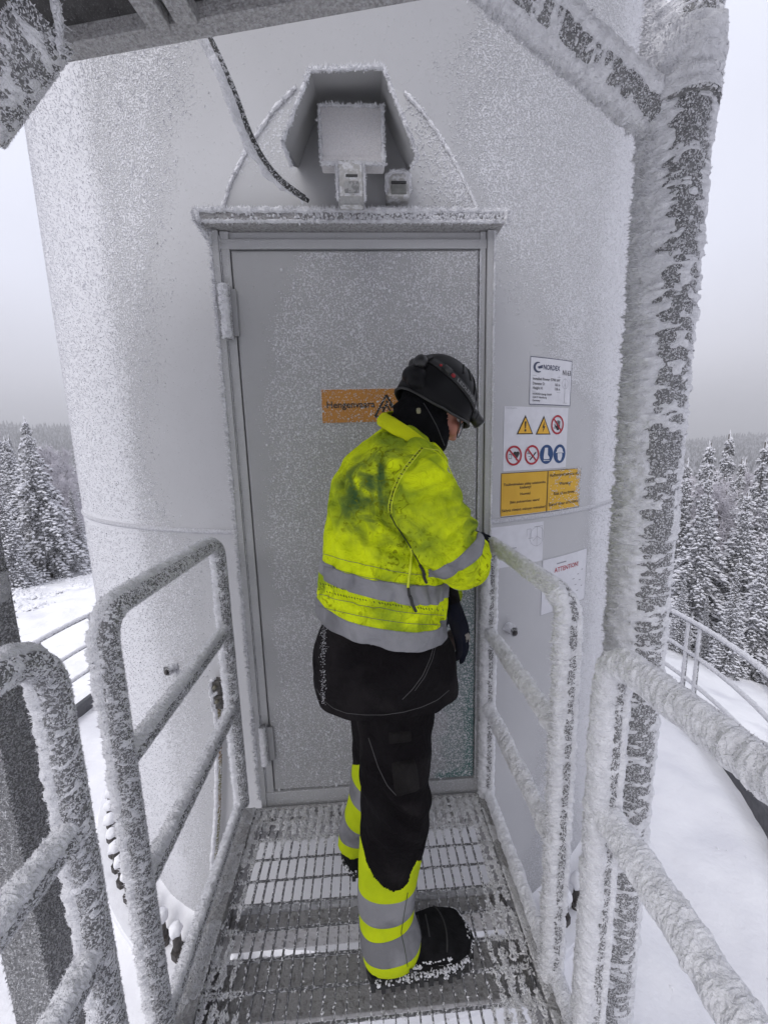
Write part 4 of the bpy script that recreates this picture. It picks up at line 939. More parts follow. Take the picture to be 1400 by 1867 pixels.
# left column, square
lx, ly = -.938, .925
col2 = thing('steel_post', 'dark square steel post speckled with ice at the left edge behind the railing', 'post', (lx, ly, -1.3))
pb = put('post_tube', box_me('post_tube', (lx - .052, ly - .052, -1.4), (lx + .052, ly + .052, 2.7), .006), M_galv, col2)
n_ = 22000; pp = np.stack([rng.uniform(-.052, .052, n_), np.full(n_, -.0525), rng.uniform(-1.3, 1.6, n_)], -1); sd_ = rng.random(n_) < .5
pp[sd_] = pp[sd_][:, [1, 0, 2]] * [-1, 1, 1]; nn = np.where(sd_[:, None], [1., 0, 0], [0, -1., 0])
g = crystal_arrays(pp + [lx, ly, 0], nn + rng.normal(size=pp.shape) * .5, .002 + .003 * rng.random(n_), .0025 + .0035 * rng.random(n_) ** 2, .95)
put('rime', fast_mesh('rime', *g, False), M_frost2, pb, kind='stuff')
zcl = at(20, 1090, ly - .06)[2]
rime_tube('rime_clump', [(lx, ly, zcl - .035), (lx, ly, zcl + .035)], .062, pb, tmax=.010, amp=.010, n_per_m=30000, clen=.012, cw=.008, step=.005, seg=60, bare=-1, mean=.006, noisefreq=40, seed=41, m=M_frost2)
# canopy roof
zr = 2.40
e0 = atz(60, 127, zr); e1 = atz(790, -2, zr); d_ = unit(e1 - e0); nrm_ = np.array([-d_[1], d_[0], 0])
A0 = e0 - d_ * .9; A1 = e0 + d_ * 1.75
def beam(nm, a, b, wy, z0, z1, m):
    a = np.array(a); b = np.array(b); t_ = unit(b - a); n_ = np.array([-t_[1], t_[0], 0])
    p = [a - n_ * 0 + [0, 0, 0], a - n_ * wy, b - n_ * wy, b]
    p = [np.array([q_[0], q_[1], z0]) for q_ in p]; return put(nm, prism_me(nm, p, (0, 0, z1 - z0), .002), m, can)
beam('edge_beam', A0, A1, .040, zr - .0, zr + .040, M_beam)
r0_ = A0 - nrm_ * 1.6; r1_ = A1 - nrm_ * 1.6
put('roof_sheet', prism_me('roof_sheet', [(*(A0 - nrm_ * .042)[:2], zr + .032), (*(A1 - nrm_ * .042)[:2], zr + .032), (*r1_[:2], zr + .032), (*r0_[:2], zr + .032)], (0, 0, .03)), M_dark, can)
# double purlin
for off_ in (-.34, -.272):
    q0 = atz(385, 76, zr + .0) + d_ * (off_ + .27); q0 = q0 - nrm_ * .043
    q1 = q0 - nrm_ * 1.2
    beam('purlin', q0, q1, .050, zr - .006, zr + .030, M_beam)

# earth cable on the wall behind the left railing
ec = thing('earthing_cable', 'green and brown earthing cable hanging from a dark frosted lug left of the door', 'cable', tuple(cyl(np.array([-18.8]), np.array([.4]))[0]))
Pz = [cyl(np.array([a_]), np.array([z_]), .03)[0] for a_, z_ in ((-18.7, .33), (-18.8, .22), (-19.4, .0), (-20.5, -.3), (-21.8, -.55), (-23.5, -.9), (-24.5, -1.15))]
Pz = resample(Pz, .015)
for _ in range(8): Pz[1:-1] = (Pz[:-2] + Pz[2:] + 2 * Pz[1:-1]) / 4
ecm = put('cable_sheath', tube_me('cable_sheath', Pz, .0105, 12), mat('earth_sheath', (.12, .115, .02), (.20, .11, .03), rough=.6, scale=4, lo=.4, hi=.6), ec)
rime_tube('rime', Pz, .0105, ecm, tmax=.013, amp=.003, n_per_m=3500, clen=.006, cw=.004, step=.006, seg=24, wind=unit((-1, -.2, 0)), bare=.2)
for k, zc_ in enumerate((.405, .335)):
    pc = cyl(np.array([-18.7 + .1 * k]), np.array([zc_]), .022)[0]
    l_ = put('cable_lug', box_me('cable_lug', pc - [.022, .022, .036], pc + [.022, .022, .034], .010, 3), mat('lug_black', (.03, .028, .027), (.12, .11, .10), rough=.6, scale=90), ec)
    put('lug_bolt', tube_me('lug_bolt', np.array([pc + [0, -.02, .01], pc + [-.002, -.034, .01]]), .009, 6), mat('lug_brass', (.16, .15, .11), rough=.5), l_)
    rime_edge('rime_fringe', [pc + [-.024, -.02, -.04], pc + [-.022, -.02, .036], pc + [.0, -.02, .050]], l_, n_per_m=3500, length=.010, width=.006, out=(-.5, -.5, .4), spread=.6, blob=.008)

# ------------------------------------------------------------------ trees
M_needle = mat('spruce_needles', (.085, .087, .088), (.22, .22, .23), rough=.9, scale=6)
M_bark = mat('bark', (.07, .06, .055), (.12, .11, .10), rough=.9, scale=20)
M_tsnow = mat('tree_snow', (.86, .86, .89), (.78, .78, .82), rough=.95, scale=8, spec=.2)
def blob_arrays(c, rx, ry, rz, rot=None):
    """many lumpy little octahedra"""
    n = len(c); base = np.array([[1, 0, 0], [-1, 0, 0], [0, 1, 0], [0, -1, 0], [0, 0, 1], [0, 0, -1.]])
    S = np.stack([rx, ry, rz], -1)[:, None, :] * base[None] * (1 + .35 * rng.normal(size=(n, 6, 1)) * .6)
    a = rot; ca, sa = np.cos(a)[:, None], np.sin(a)[:, None]
    X = S[..., 0] * ca - S[..., 1] * sa; Y_ = S[..., 0] * sa + S[..., 1] * ca
    V = np.stack([X, Y_, S[..., 2]], -1) + c[:, None, :]
    f = np.array([[0, 2, 4], [2, 1, 4], [1, 3, 4], [3, 0, 4], [2, 0, 5], [1, 2, 5], [3, 1, 5], [0, 3, 5]])
    return V.reshape(-1, 3), [(np.arange(n)[:, None, None] * 6 + f[None]).reshape(-1, 3)]

def spruce_meshes(seed, H=5.0, base_r=1.25, droop=.55, snow=1.0, nbr=None):
    r_ = np.random.default_rng(seed)
    nb = int((nbr or 260) * .8)
    N_blade, cs, rxs, rys, rzs, ros = [], [], [], [], [], []
    twV, twF, off = [], [], 0
    for k in range(nb):
        u = (k + r_.random()) / nb; z = H * (.05 + .93 * u ** .92)
        L = base_r * ((1 - z / H) ** 1.0) * (.66 + .6 * r_.random()) + .03; SC = .32 + .68 * min(1, L / .6)
        if r_.random() < .08: L *= 1.3
        a = k * 2.39996 + r_.normal() * .3
        m = max(3, int(L / .085)); t = np.linspace(.1, 1, m)
        # rises a little, then droops under the snow
        rad = L * t; zz_ = z + L * (.10 * t - droop * 1.25 * t ** 2) * (1.1 if u < .85 else .5) + (.10 * (u > .93))
        d = np.array([math.cos(a), math.sin(a)]); px_ = rad * d[0]; py_ = rad * d[1]
        side = np.array([-d[1], d[0]])
        wdt = (.05 + .16 * L * np.sin(np.pi * np.clip(t, .08, .95)) ** .8) * .8
        jit = r_.normal(size=m) * .25
        for s_ in (-1, 1, 0):
            cc = np.stack([px_ + side[0] * wdt * s_ * (.75 + jit), py_ + side[1] * wdt * s_ * (.75 + jit), zz_ - .05 * abs(s_) * wdt / .1 - .02], 1)
            # dark hanging twigs
            ln = .05 + .08 * r_.random(m)
            for i_ in range(m):
                o_ = np.array([d[0] * .8 + side[0] * s_ * .8, d[1] * .8 + side[1] * s_ * .8, -.9 - r_.random() * .8]); o_ = o_ / np.linalg.norm(o_) * ln[i_] * (1 + .4 * L) * SC
                w_ = np.array([side[0], side[1], 0]) * (.030 + .02 * r_.random()) * SC
                b_ = cc[i_]; twV += [b_ - w_, b_ + w_, b_ + o_, b_ + np.array([0, 0, -.05]) - .3 * o_]; twF += [(off, off + 1, off + 2), (off + 3, off, off + 2), (off + 1, off + 3, off + 2)]; off += 4
            # snow pads
            kp = r_.random(m) < snow * (.72 if s_ else 1.0); 
            cs.append((cc + [0, 0, .035] + r_.normal(size=cc.shape) * .012)[kp]); q = kp.sum()
            rxs.append(SC * (.060 + .060 * r_.random(q)) * (1 + .25 * L)); rys.append(SC * (.024 + .024 * r_.random(q)) * (1 + .25 * L)); rzs.append(SC * (.022 + .026 * r_.random(q))); ros.append(np.full(q, a + s_ * .7) + r_.normal(size=q) * .4)
    # leader
    q = 30; zt = np.linspace(H * .88, H * 1.035, q); cs.append(np.stack([r_.normal(size=q) * .012, r_.normal(size=q) * .012, zt], 1)); rxs.append(np.full(q, .026) * (1.2 - (zt - H * .88) / (H * .155) * .95)); rys.append(.022 * np.linspace(1, .35, q)); rzs.append(np.full(q, .045)); ros.append(r_.random(q) * 3)
    needles = fast_mesh('needles', np.array(twV), [np.array(twF)], False)
    V, F = blob_arrays(np.vstack(cs), np.concatenate(rxs), np.concatenate(rys), np.concatenate(rzs), np.concatenate(ros))
    sn = fast_mesh('snow', V, F, False)
    P_ = np.stack([.02 * np.sin(np.linspace(0, 4, 12)), .02 * np.cos(np.linspace(0, 3, 12)), np.linspace(-.6, H * 1.02, 12)], 1)
    tr = tube_me('trunk', P_, np.linspace(.085, .012, 12) * H / 5, 8)
    needles.materials.append(M_needle); sn.materials.append(M_tsnow); tr.materials.append(M_bark)
    return needles, sn, tr

def birch_meshes(seed, H=4.0):
    r_ = np.random.default_rng(seed); parts = []; tw_b, tw_d, tw_l, tw_w = [], [], [], []
    def grow(p, d, L, rad, lev):
        n = 6; P_ = [p]; 
        for i in range(n):
            d = unit(d + r_.normal(size=3) * .12 + np.array([0, 0, .05 if lev < 2 else -.05])); P_.append(P_[-1] + d * L / n)
        P_ = np.array(P_)
        if lev < 2: parts.append(tube_arrays(P_, np.linspace(rad, rad * .4, n + 1), 6)[:2])
        if lev == 2:
            for q in P_:
                for _ in range(5):
                    tw_b.append(q); tw_d.append(unit(d + r_.normal(size=3) * .9)); tw_l.append(.10 + .22 * r_.random()); tw_w.append(.012 + .010 * r_.random())
        if lev < 2:
            for i in range(1, n + 1):
                for _ in range(3 if lev == 0 else 3):
                    a = r_.random() * 6.28; o_ = unit(d * .8 + np.array([math.cos(a), math.sin(a), .25]) * .8); grow(P_[i], o_, L * (.34 if lev == 0 else .5) * (1.15 - .5 * i / n), rad * .4, lev + 1)
    grow(np.array([0, 0, -.3]), np.array([0, 0, 1.]), H, .05, 0)
    V, F = merge(parts); tr = fast_mesh('trunk', V, F, True); tr.materials.append(M_bark)
    V, F = crystal_arrays(np.array(tw_b), np.array(tw_d), np.array(tw_l), np.array(tw_w), .8)
    tw = fast_mesh('frosted_twigs', V, F, False); tw.materials.append(mat('twig_frost', (.52, .50, .54), (.64, .62, .66), rough=.9, scale=5)); return tw, tr

PROTO = [spruce_meshes(3, 5, 1.35, .55, 1.0, 330), spruce_meshes(4, 5, 1.05, .7, .95, 270), spruce_meshes(5, 5, .80, .75, .8, 220), spruce_meshes(6, 5, 1.2, .45, 1.1, 260)]
BIRCH = [birch_meshes(8), birch_meshes(9)]
def tree(kind, az, d, ztop, label, group=None, base=None, rot=None):
    """az: degrees from the camera, d: metres, ztop: slope of the tree top seen from the camera"""
    x_, y_ = d * math.sin(R(az)), d * math.cos(R(az)); z0 = float(ground_z(x_, y_)); zt = CAMP[2] + ztop * d
    h = max(1.2, zt - z0)
    if kind < 10:
        ms, H = PROTO[kind], 5.0; nm = 'spruce_tree'; names = ('needles', 'snow', 'trunk')
    else:
        ms, H = BIRCH[kind - 10], 4.6; nm = 'birch_tree'; names = ('frosted_twigs', 'trunk')
    g_ = thing(nm, label or '', 'tree', (x_, y_, z0), group)
    if label is None: label = ('frosted leafless birch in the wood ' if kind >= 10 else ('slim snowy spruce in the wood ' if kind == 2 else 'full snowy spruce in the wood ')) + ('behind the tall left spruce' if az < 0 else 'further back on the right'); g_['label'] = label
    k = h / H; kw = k * (.88 if h < 7 else .76); g_.scale = (kw, kw, k); g_.rotation_euler.z = rot if rot is not None else rnd.random() * 6.28
    for n_, m_ in zip(names, ms):
        o = bpy.data.objects.new(n_, m_); COL.objects.link(o); o.parent = g_
        if n_ != 'trunk': o['kind'] = 'stuff'
# left side: the big spruce and the wood behind it
tree(0, -38.9, 15.0, .070, 'tall snowy spruce standing alone at the left, its tip above the horizon')
tree(1, -41.9, 14.0, -.02, 'shorter snowy spruce at the far left edge, left of the tall spruce')
tree(3, -40.7, 17.5, .035, 'slim snowy spruce just behind and left of the tall spruce')
tree(10, -36.6, 17.0, .000, 'frosted leafless birch between the tall spruce and the tower')
tree(11, -37.3, 18.5, .02, 'pale frosted birch behind the right flank of the tall spruce')
tree(2, -36.0, 16.2, -.06, 'low snowy spruce against the left edge of the tower')
for k in range(34):
    az = -34.2 - 13 * rnd.random(); d = 20 + 26 * rnd.random(); 
    tree(rnd.choice([0, 1, 1, 2, 3, 10, 11]), az, d, .022 + rnd.uniform(-.03, .018), None, 'trees of the left wood')
for k in range(10):
    az = -47 - 14 * rnd.random(); d = 15 + 20 * rnd.random()
    tree(rnd.choice([0, 1, 2, 3]), az, d, .02 + rnd.uniform(-.03, .03), None, 'trees of the left wood')
# right side: individuals read from the photograph (azimuth, distance, top)
RT_ = [(1, 44.4, 13.5, .004, 'pointed dark snowy spruce, the tallest tip right of the round column'),
       (3, 42.8, 12.5, -.011, 'broad snowy spruce with a forked tip just right of the round column'),
       (2, 41.0, 12.0, -.045, 'narrow dark spruce half behind the round column'),
       (1, 47.3, 12.0, -.012, 'snowy spruce with its thin tip at the right picture edge'),
       (3, 43.0, 10.0, -.075, 'pale snow laden spruce in the middle of the right wood'),
       (0, 46.4, 10.3, -.105, 'bushy snow laden spruce in front of the right picture edge'),
       (2, 46.3, 8.1, -.235, 'small bright snowy spruce above the ring railing on the right'),
       (1, 41.7, 8.6, -.285, 'low snowy spruce between the column and the two railing posts'),
       (3, 48.6, 8.6, -.17, 'snowy spruce at the right edge behind the small bright one'),
       (1, 41.5, 10.2, -.17, 'mid sized snowy spruce beside the round column edge'),
       (10, 42.0, 13.4, -.10, 'frosted leafless birch among the spruces next to the column'),
       (11, 45.0, 11.6, -.09, 'frosted leafless birch in the middle of the right wood'),
       (2, 44.0, 8.6, -.33, 'young drooping spruce low in the right wood')]
for a_ in RT_: tree(*a_)
for k in range(32):
    az = 38 + 12 * rnd.random(); d = 16 + 20 * rnd.random()
    tree(rnd.choice([0, 1, 1, 2, 3, 10, 11]), az, d, -.075 + rnd.uniform(-.04, .035), None, 'trees of the right wood')
for k in range(12):
    az = 51 + 12 * rnd.random(); d = 9 + 16 * rnd.random()
    tree(rnd.choice([0, 1, 2, 3]), az, d, -.06 + rnd.uniform(-.05, .04), None, 'trees of the right wood')
# far woods on the slopes: one joined mass of simple crowns
n_ = 9000; az = np.where(rng.random(n_) < .5, rng.uniform(-65, -30, n_), rng.uniform(30, 65, n_)); d = 45 + 330 * rng.random(n_) ** .8
x_ = d * np.sin(np.radians(az)); y_ = d * np.cos(np.radians(az)); z_ = ground_z(x_, y_); h = 3.5 + 3.5 * rng.random(n_); w_ = h * .17
vv = np.empty((n_, 9, 3)); tt = np.linspace(0, 2 * np.pi, 8, endpoint=False)
for k in range(8):
    j = 1 if k % 2 else .55; vv[:, k] = np.stack([x_ + w_ * np.cos(tt[k]) * j, y_ + w_ * np.sin(tt[k]) * j, z_ + h * (.12 if k % 2 else .3)], 1)
vv[:, 8] = np.stack([x_, y_, z_ + h], 1)
F = np.concatenate([np.arange(n_)[:, None] * 9 + [k, (k + 1) % 8, 8] for k in range(8)])
put('far_forest', fast_mesh('far_forest', vv.reshape(-1, 3), [F], False), mat('far_trees', (.05, .052, .06), (.42, .42, .46), rough=.95, scale=.9, lo=.42, hi=.62), kind='stuff', label='far off snowy forest covering the hazy slopes behind the near trees', cat='forest')


# ------------------------------------------------------------------ the worker
def catmull(K, n):
    K = np.asarray(K, float); m = len(K); t = np.linspace(0, m - 1, n); i = np.clip(np.floor(t).astype(int), 0, m - 2); f = (t - i)[:, None]
    g = lambda j: K[np.clip(j, 0, m - 1)]
    p0, p1, p2, p3 = g(i - 1), g(i), g(i + 1), g(i + 2)
    return .5 * ((2 * p1) + (-p0 + p2) * f + (2 * p0 - 5 * p1 + 4 * p2 - p3) * f * f + (-p0 + 3 * p1 - 3 * p2 + p3) * f ** 3)

def loft(C, U, W, seg=36, n=60, ex=2.0):
    """closed skin through elliptical rings: centres C, half axes U and W"""
    K = catmull(np.concatenate([C, U, W], 1), n); C, U, W = K[:, :3], K[:, 3:6], K[:, 6:9]
    th = np.linspace(0, 2 * np.pi, seg, endpoint=False); c, s = np.cos(th), np.sin(th)
    c = np.sign(c) * np.abs(c) ** (2 / ex); s = np.sign(s) * np.abs(s) ** (2 / ex)
    V = (C[:, None] + U[:, None] * c[None, :, None] + W[:, None] * s[None, :, None]).reshape(-1, 3)
    idx = np.arange(n * seg).reshape(n, seg); q = np.stack([idx[:-1], np.roll(idx[:-1], -1, 1), np.roll(idx[1:], -1, 1), idx[1:]], -1).reshape(-1, 4)
    V = np.vstack([V, C[0], C[-1]]); k = n * seg
    return V, [q, np.stack([np.roll(idx[0], -1), idx[0], np.full(seg, k)], 1), np.stack([idx[-1], np.roll(idx[-1], -1), np.full(seg, k + 1)], 1)]

def body_loft(rings, **kw):
    """rings: (left px, right px, row px, distance, half depth)"""
    C, U, W = [], [], []
    for (a, b, r_, Y_, dp) in rings:
        p, q = at(a, r_, Y_), at(b, r_, Y_); C.append((p + q) / 2); U.append((q - p) / 2); W.append([0, dp, 0])
    return loft(np.array(C), np.array(U), np.array(W), **kw)

def limb(pts, rads, **kw):
    P_ = np.array(pts, float); T, A, B = frames(P_) if len(P_) > 2 else frames(resample(P_, np.linalg.norm(P_[1] - P_[0]) / 2.01))
    r_ = np.array([(v, v) if np.ndim(v) == 0 else v for v in rads]); return loft(P_, A[:len(P_)] * r_[:, :1], B[:len(P_)] * r_[:, 1:], **kw)

def ell(c, r, F_=None, U_=None, n=18, seg=28):
    """ellipsoid; r along forward, side, up"""
    F_ = unit(F_) if F_ is not None else np.array([1., 0, 0]); U_ = unit(U_) if U_ is not None else np.array([0, 0, 1.]); S_ = np.cross(U_, F_)
    t = np.linspace(-math.pi / 2 + .02, math.pi / 2 - .02, n)
    C = np.array(c) + U_[None] * (r[2] * np.sin(t))[:, None]; rr_ = np.cos(t)[:, None]
    return loft(C, F_[None] * r[0] * rr_, S_[None] * r[1] * rr_, seg=seg, n=n)

def remesh(parts, vox=.006, smooth=4):
    V, F = merge(parts); me = fast_mesh('tmp', V, F)
    o = bpy.data.objects.new('tmp', me); COL.objects.link(o)
    md = o.modifiers.new('r', 'REMESH'); md.mode = 'VOXEL'; md.voxel_size = vox
    dg = bpy.context.evaluated_depsgraph_get(); dg.update(); m2 = bpy.data.meshes.new_from_object(o.evaluated_get(dg))
    bpy.data.objects.remove(o); bpy.data.meshes.remove(me)
    bm = bmesh.new(); bm.from_mesh(m2); bpy.data.meshes.remove(m2)
    for _ in range(smooth): bmesh.ops.smooth_vert(bm, verts=bm.verts, factor=.5, use_axis_x=True, use_axis_y=True, use_axis_z=True)
    bm.normal_update(); return bm

def wrinkle(bm, fn):
    bm.normal_update(); co = np.array([v.co[:] for v in bm.verts]); no = np.array([v.normal[:] for v in bm.verts]); h = fn(co, no)
    for v, c, n_, k in zip(bm.verts, co, no, h): v.co = c + n_ * k
    bm.normal_update()

def bm_mesh(name, bm, m, smooth=True):
    for f in bm.faces: f.smooth = smooth
    me = bpy.data.meshes.new(name); bm.to_mesh(me); me.materials.append(m); return me

def band_from(bm, planes, off, name, m, keep=None, th=True):
    """strip of cloth lifted off a garment between cutting planes [(point, outward normal)]"""
    b2 = bm.copy()
    for c_, n_ in planes:
        bmesh.ops.bisect_plane(b2, geom=b2.verts[:] + b2.edges[:] + b2.faces[:], plane_co=Vector(c_), plane_no=Vector(n_), clear_outer=True)
    if keep: 
        dl = [f for f in b2.faces if not keep(np.array(f.calc_center_median()))]; bmesh.ops.delete(b2, geom=dl, context='FACES')
    b2.normal_update()
    for v in b2.verts: v.co += v.normal * off
    # fold the rim back to the garment
    be = [e for e in b2.edges if e.is_boundary]
    r_ = bmesh.ops.extrude_edge_only(b2, edges=be)
    for v in [g for g in r_['geom'] if isinstance(g, bmesh.types.BMVert)]:
        # push inwards
        n0 = Vector((0, 0, 0))
        for e in v.link_edges:
            o_ = e.other_vert(v); n0 = o_.normal if o_.normal.length > .1 else n0
        v.co -= n0 * (off + .002)
    bmesh.ops.recalc_face_normals(b2, faces=b2.faces[:])
    return bm_mesh(name, b2, m)

def bvh_of(bm): return BVHTree.FromBMesh(bm)
def on_surf(bv, px, py, lift=.001):
    d = FW * FPX + RT * (px - 700) - UP * (py - 933.5); d = unit(d)
    h = bv.ray_cast(Vector(CAMP), Vector(d))
    if h[0] is None: return None
    return np.array(h[0]) + np.array(h[1]) * lift
def seam(name, bv, pts, r_, m, parent, lift=.001, step=4, seg=6):
    P_ = []
    for (a, b) in zip(pts[:-1], pts[1:]):
        n_ = max(2, int(math.hypot(b[0] - a[0], b[1] - a[1]) / step))
        for k in range(n_): P_.append(on_surf(bv, a[0] + (b[0] - a[0]) * k / n_, a[1] + (b[1] - a[1]) * k / n_, lift))
    P_.append(on_surf(bv, *pts[-1], lift)); P_ = [p for p in P_ if p is not None]
    if len(P_) < 3: return None
    P_ = np.array(P_)
    for _ in range(1): P_[1:-1] = (P_[:-2] + P_[2:] + 2 * P_[1:-1]) / 4
    return put(name, tube_me(name, P_, r_, seg), m, parent)

man = thing('person', 'person in dirty yellow high-visibility jacket, black trousers and black helmet bending over the door lock', 'person', (.08, .98, 0))

# materials
def cloth(name, c1, c2, c3, s3=6, lo3=.5, hi3=.6, bump=.35, stains=(), green=None):
    m = bpy.data.materials.new(name); m.use_nodes = True; t = m.node_tree; b = t.nodes['Principled BSDF']; b.inputs['Roughness'].default_value = .9; b.inputs['Specular IOR Level'].default_value = .06
    c = t.nodes.new('ShaderNodeTexCoord'); geo = t.nodes.new('ShaderNodeNewGeometry')
    def noise(s, d=5, dist=0):
        n = t.nodes.new('ShaderNodeTexNoise'); n.inputs['Scale'].default_value = s; n.inputs['Detail'].default_value = d; n.inputs['Distortion'].default_value = dist; t.links.new(geo.outputs['Position'], n.inputs['Vector']); return n.outputs[0]
    def rng_(v, a, b_, c_=0, d_=1):
        r = t.nodes.new('ShaderNodeMapRange'); r.inputs[1].default_value = a; r.inputs[2].default_value = b_; r.inputs[3].default_value = c_; r.inputs[4].default_value = d_; t.links.new(v, r.inputs[0]); return r.outputs[0]
    def mix(f, a, b_):
        x = t.nodes.new('ShaderNodeMix'); x.data_type = 'RGBA'
        if isinstance(a, tuple): x.inputs[6].default_value = (*a, 1)
        else: t.links.new(a, x.inputs[6])
        x.inputs[7].default_value = (*b_, 1); t.links.new(f, x.inputs[0]); return x.outputs[2]
    def mul(a, b_):
        x = t.nodes.new('ShaderNodeMath'); x.operation = 'MULTIPLY'; t.links.new(a, x.inputs[0])
        if isinstance(b_, float): x.inputs[1].default_value = b_
        else: t.links.new(b_, x.inputs[1])
        return x.outputs[0]
    col = mix(rng_(noise(9), .4, .62), c1, c2)
    col = mix(mul(rng_(noise(s3, 6, .6), lo3, hi3), .8), col, c3)
    for (p, r, dens) in stains:
        v = t.nodes.new('ShaderNodeVectorMath'); v.operation = 'DISTANCE'; t.links.new(geo.outputs['Position'], v.inputs[0]); v.inputs[1].default_value = tuple(p)
        col = mix(mul(mul(rng_(v.outputs['Value'], r, r * .25), rng_(noise(16, 6, .8), .34, .62)), float(dens)), col, green)
    if bump > 0:
        f = mul(rng_(noise(38, 8, 2.0), .56, .63), rng_(noise(6), .42, .55)); col = mix(mul(f, .75), col, tuple(v * .22 for v in c1)) if green else col
    t.links.new(col, b.inputs['Base Color'])
    bu = t.nodes.new('ShaderNodeBump'); bu.inputs['Strength'].default_value = bump; bu.inputs['Distance'].default_value = .03
    t.links.new(noise(26, 6, .9), bu.inputs['Height'])
    bu2 = t.nodes.new('ShaderNodeBump'); bu2.inputs['Strength'].default_value = .25; bu2.inputs['Distance'].default_value = .002; t.links.new(noise(600, 2), bu2.inputs['Height']); t.links.new(bu.outputs[0], bu2.inputs['Normal'])
    t.links.new(bu2.outputs[0], b.inputs['Normal']); return m
Yt = 1.10
st1 = at(665, 860, .95); st2 = at(672, 905, .92); st3 = at(640, 935, .93); st4 = at(715, 800, .95)
M_hv = cloth('hi_vis_yellow', (.68, .80, .012), (.54, .65, .012), (.20, .29, .02), stains=((st1, .13, 1.0), (st2, .10, 1.0), (st3, .11, .9), (at(620, 860, .95), .10, .7), (at(855, 940, .9), .09, .7), (at(700, 975, .92), .09, .5), (at(760, 975, .88), .10, .5), (st4, .09, .6)), green=(.035, .085, .035), s3=7, lo3=.50, hi3=.66, bump=.75)
M_hv2 = cloth('hi_vis_clean', (.50, .60, .012), (.42, .52, .012), (.24, .33, .02), s3=5, lo3=.55, hi3=.75, bump=.2)
M_refl = cloth('reflective_grey', (.26, .26, .275), (.21, .21, .225), (.15, .15, .16), bump=.25)
M_blk = cloth('black_cloth', (.006, .005, .006), (.009, .008, .009), (.016, .014, .015), bump=.7)
M_blk2 = cloth('black_cloth_pocket', (.012, .011, .011), (.016, .015, .015), (.024, .022, .022), bump=.5)
M_fleece = cloth('black_fleece', (.003, .003, .004), (.005, .005, .006), (.007, .007, .009), bump=.5)
M_thr_y = flat('thread_yellow', (.62, .70, .03)); M_thr_d = flat('thread_dark', (.03, .045, .012)); M_thr_g = flat('thread_grey', (.07, .068, .07)); M_thr_r = flat('thread_silver', (.10, .10, .105))
M_skin = mat('skin', (.42, .19, .13), (.36, .14, .10), rough=.55, scale=30, bump=.15)

# --- jacket
jr = [(568, 818, 1215, 1.10, .17), (573, 814, 1165, 1.10, .17), (578, 812, 1130, 1.10, .175), (582, 811, 1090, 1.10, .175), (586, 809, 1050, 1.10, .175), (590, 806, 1000, 1.10, .175), (594, 804, 950, 1.11, .175),
      (600, 806, 905, 1.12, .18), (612, 815, 865, 1.13, .185), (634, 812, 832, 1.15, .19), (660, 792, 806, 1.17, .17), (686, 768, 786, 1.18, .12), (704, 750, 772, 1.18, .08)]
torso = body_loft(jr, seg=48, n=80, ex=2.3)
armR = limb([at(748, 846, 1.05), at(765, 872, .985), at(783, 925, .95), at(808, 975, .94), at(836, 1014, .955), at(852, 1026, 1.02), at(862, 1012, 1.14), at(870, 1000, 1.28)],
            [(.045, .055), (.080, .085), (.083, .085), (.083, .080), (.074, .074), (.066, .066), (.056, .056), (.048, .048)], seg=32, n=60)
armL = limb([at(745, 830, 1.22), at(790, 900, 1.32), at(800, 990, 1.34), at(808, 1050, 1.27), at(818, 1090, 1.17)], [.06, .075, .07, .06, .045], seg=24, n=40)
jk = remesh([torso, armR, armL], .0065, 3)
j_hem = [at(576, 1109, 1.10), at(812, 1146, 1.10)]
hd = unit(j_hem[1] - j_hem[0]); hn = unit(np.cross(hd, [0, 1, 0])); hn = hn if hn[2] < 0 else -hn   # downwards, tilted with the hem
bmesh.ops.bisect_plane(jk, geom=jk.verts[:] + jk.edges[:] + jk.faces[:], plane_co=Vector(j_hem[0]), plane_no=Vector(hn), clear_outer=True)
elb = at(800, 960, .94)
def jw(co, no):
    h = .008 * fbm(co * [1, 1, .7], 9, 3, 3) + .0025 * fbm(co, 30, 21, 2)
    r1 = 1 - np.abs(fbm(co + .03 * vn(co, 9, 31)[:, None], 11, 33, 2)); h -= .009 * sst(.78, 1.0, r1)
    # diagonal drag folds from the armpit and at the elbow
    ax = co @ unit([.6, -.1, .8]); k = np.exp(-((np.linalg.norm(co - at(725, 960, .95), axis=1)) / .13) ** 2)
    h += .011 * k * np.sin(ax * 95 + 4 * vn(co, 7, 2)) 
    ax2 = co @ unit([-.7, 0, .7]); k2 = np.exp(-((np.linalg.norm(co - at(835, 975, .93), axis=1)) / .10) ** 2)
    h += .009 * k2 * np.sin(ax2 * 120 + 4 * vn(co, 9, 5))
    # horizontal blousing above the lower band
    zz_ = (co - j_hem[0]) @ (-hn); h += .005 * np.exp(-((zz_ - .03) / .05) ** 2) * vn(co, 30, 6)
    k3 = sst(.50, .62, zz_); h += .004 * k3 * np.sin((co @ unit([.8, 0, -.5])) * 60 + 5 * vn(co, 6, 8))
    return h
wrinkle(jk, jw)
jbv = bvh_of(jk)
jacket = put('jacket', bm_mesh('jacket', jk, M_hv), None, man)
def tplane(a, b, down):
    d_ = unit(at(*b, 1.10) - at(*a, 1.10)); n_ = unit(np.cross(d_, [0, 1, 0])); n_ = n_ if (n_[2] < 0) == down else -n_; return (at(*a, 1.10), n_)
torso_only = lambda c: True
armc = [at(783, 925, .95), at(808, 975, .94), at(836, 1014, .955), at(852, 1026, 1.02)]
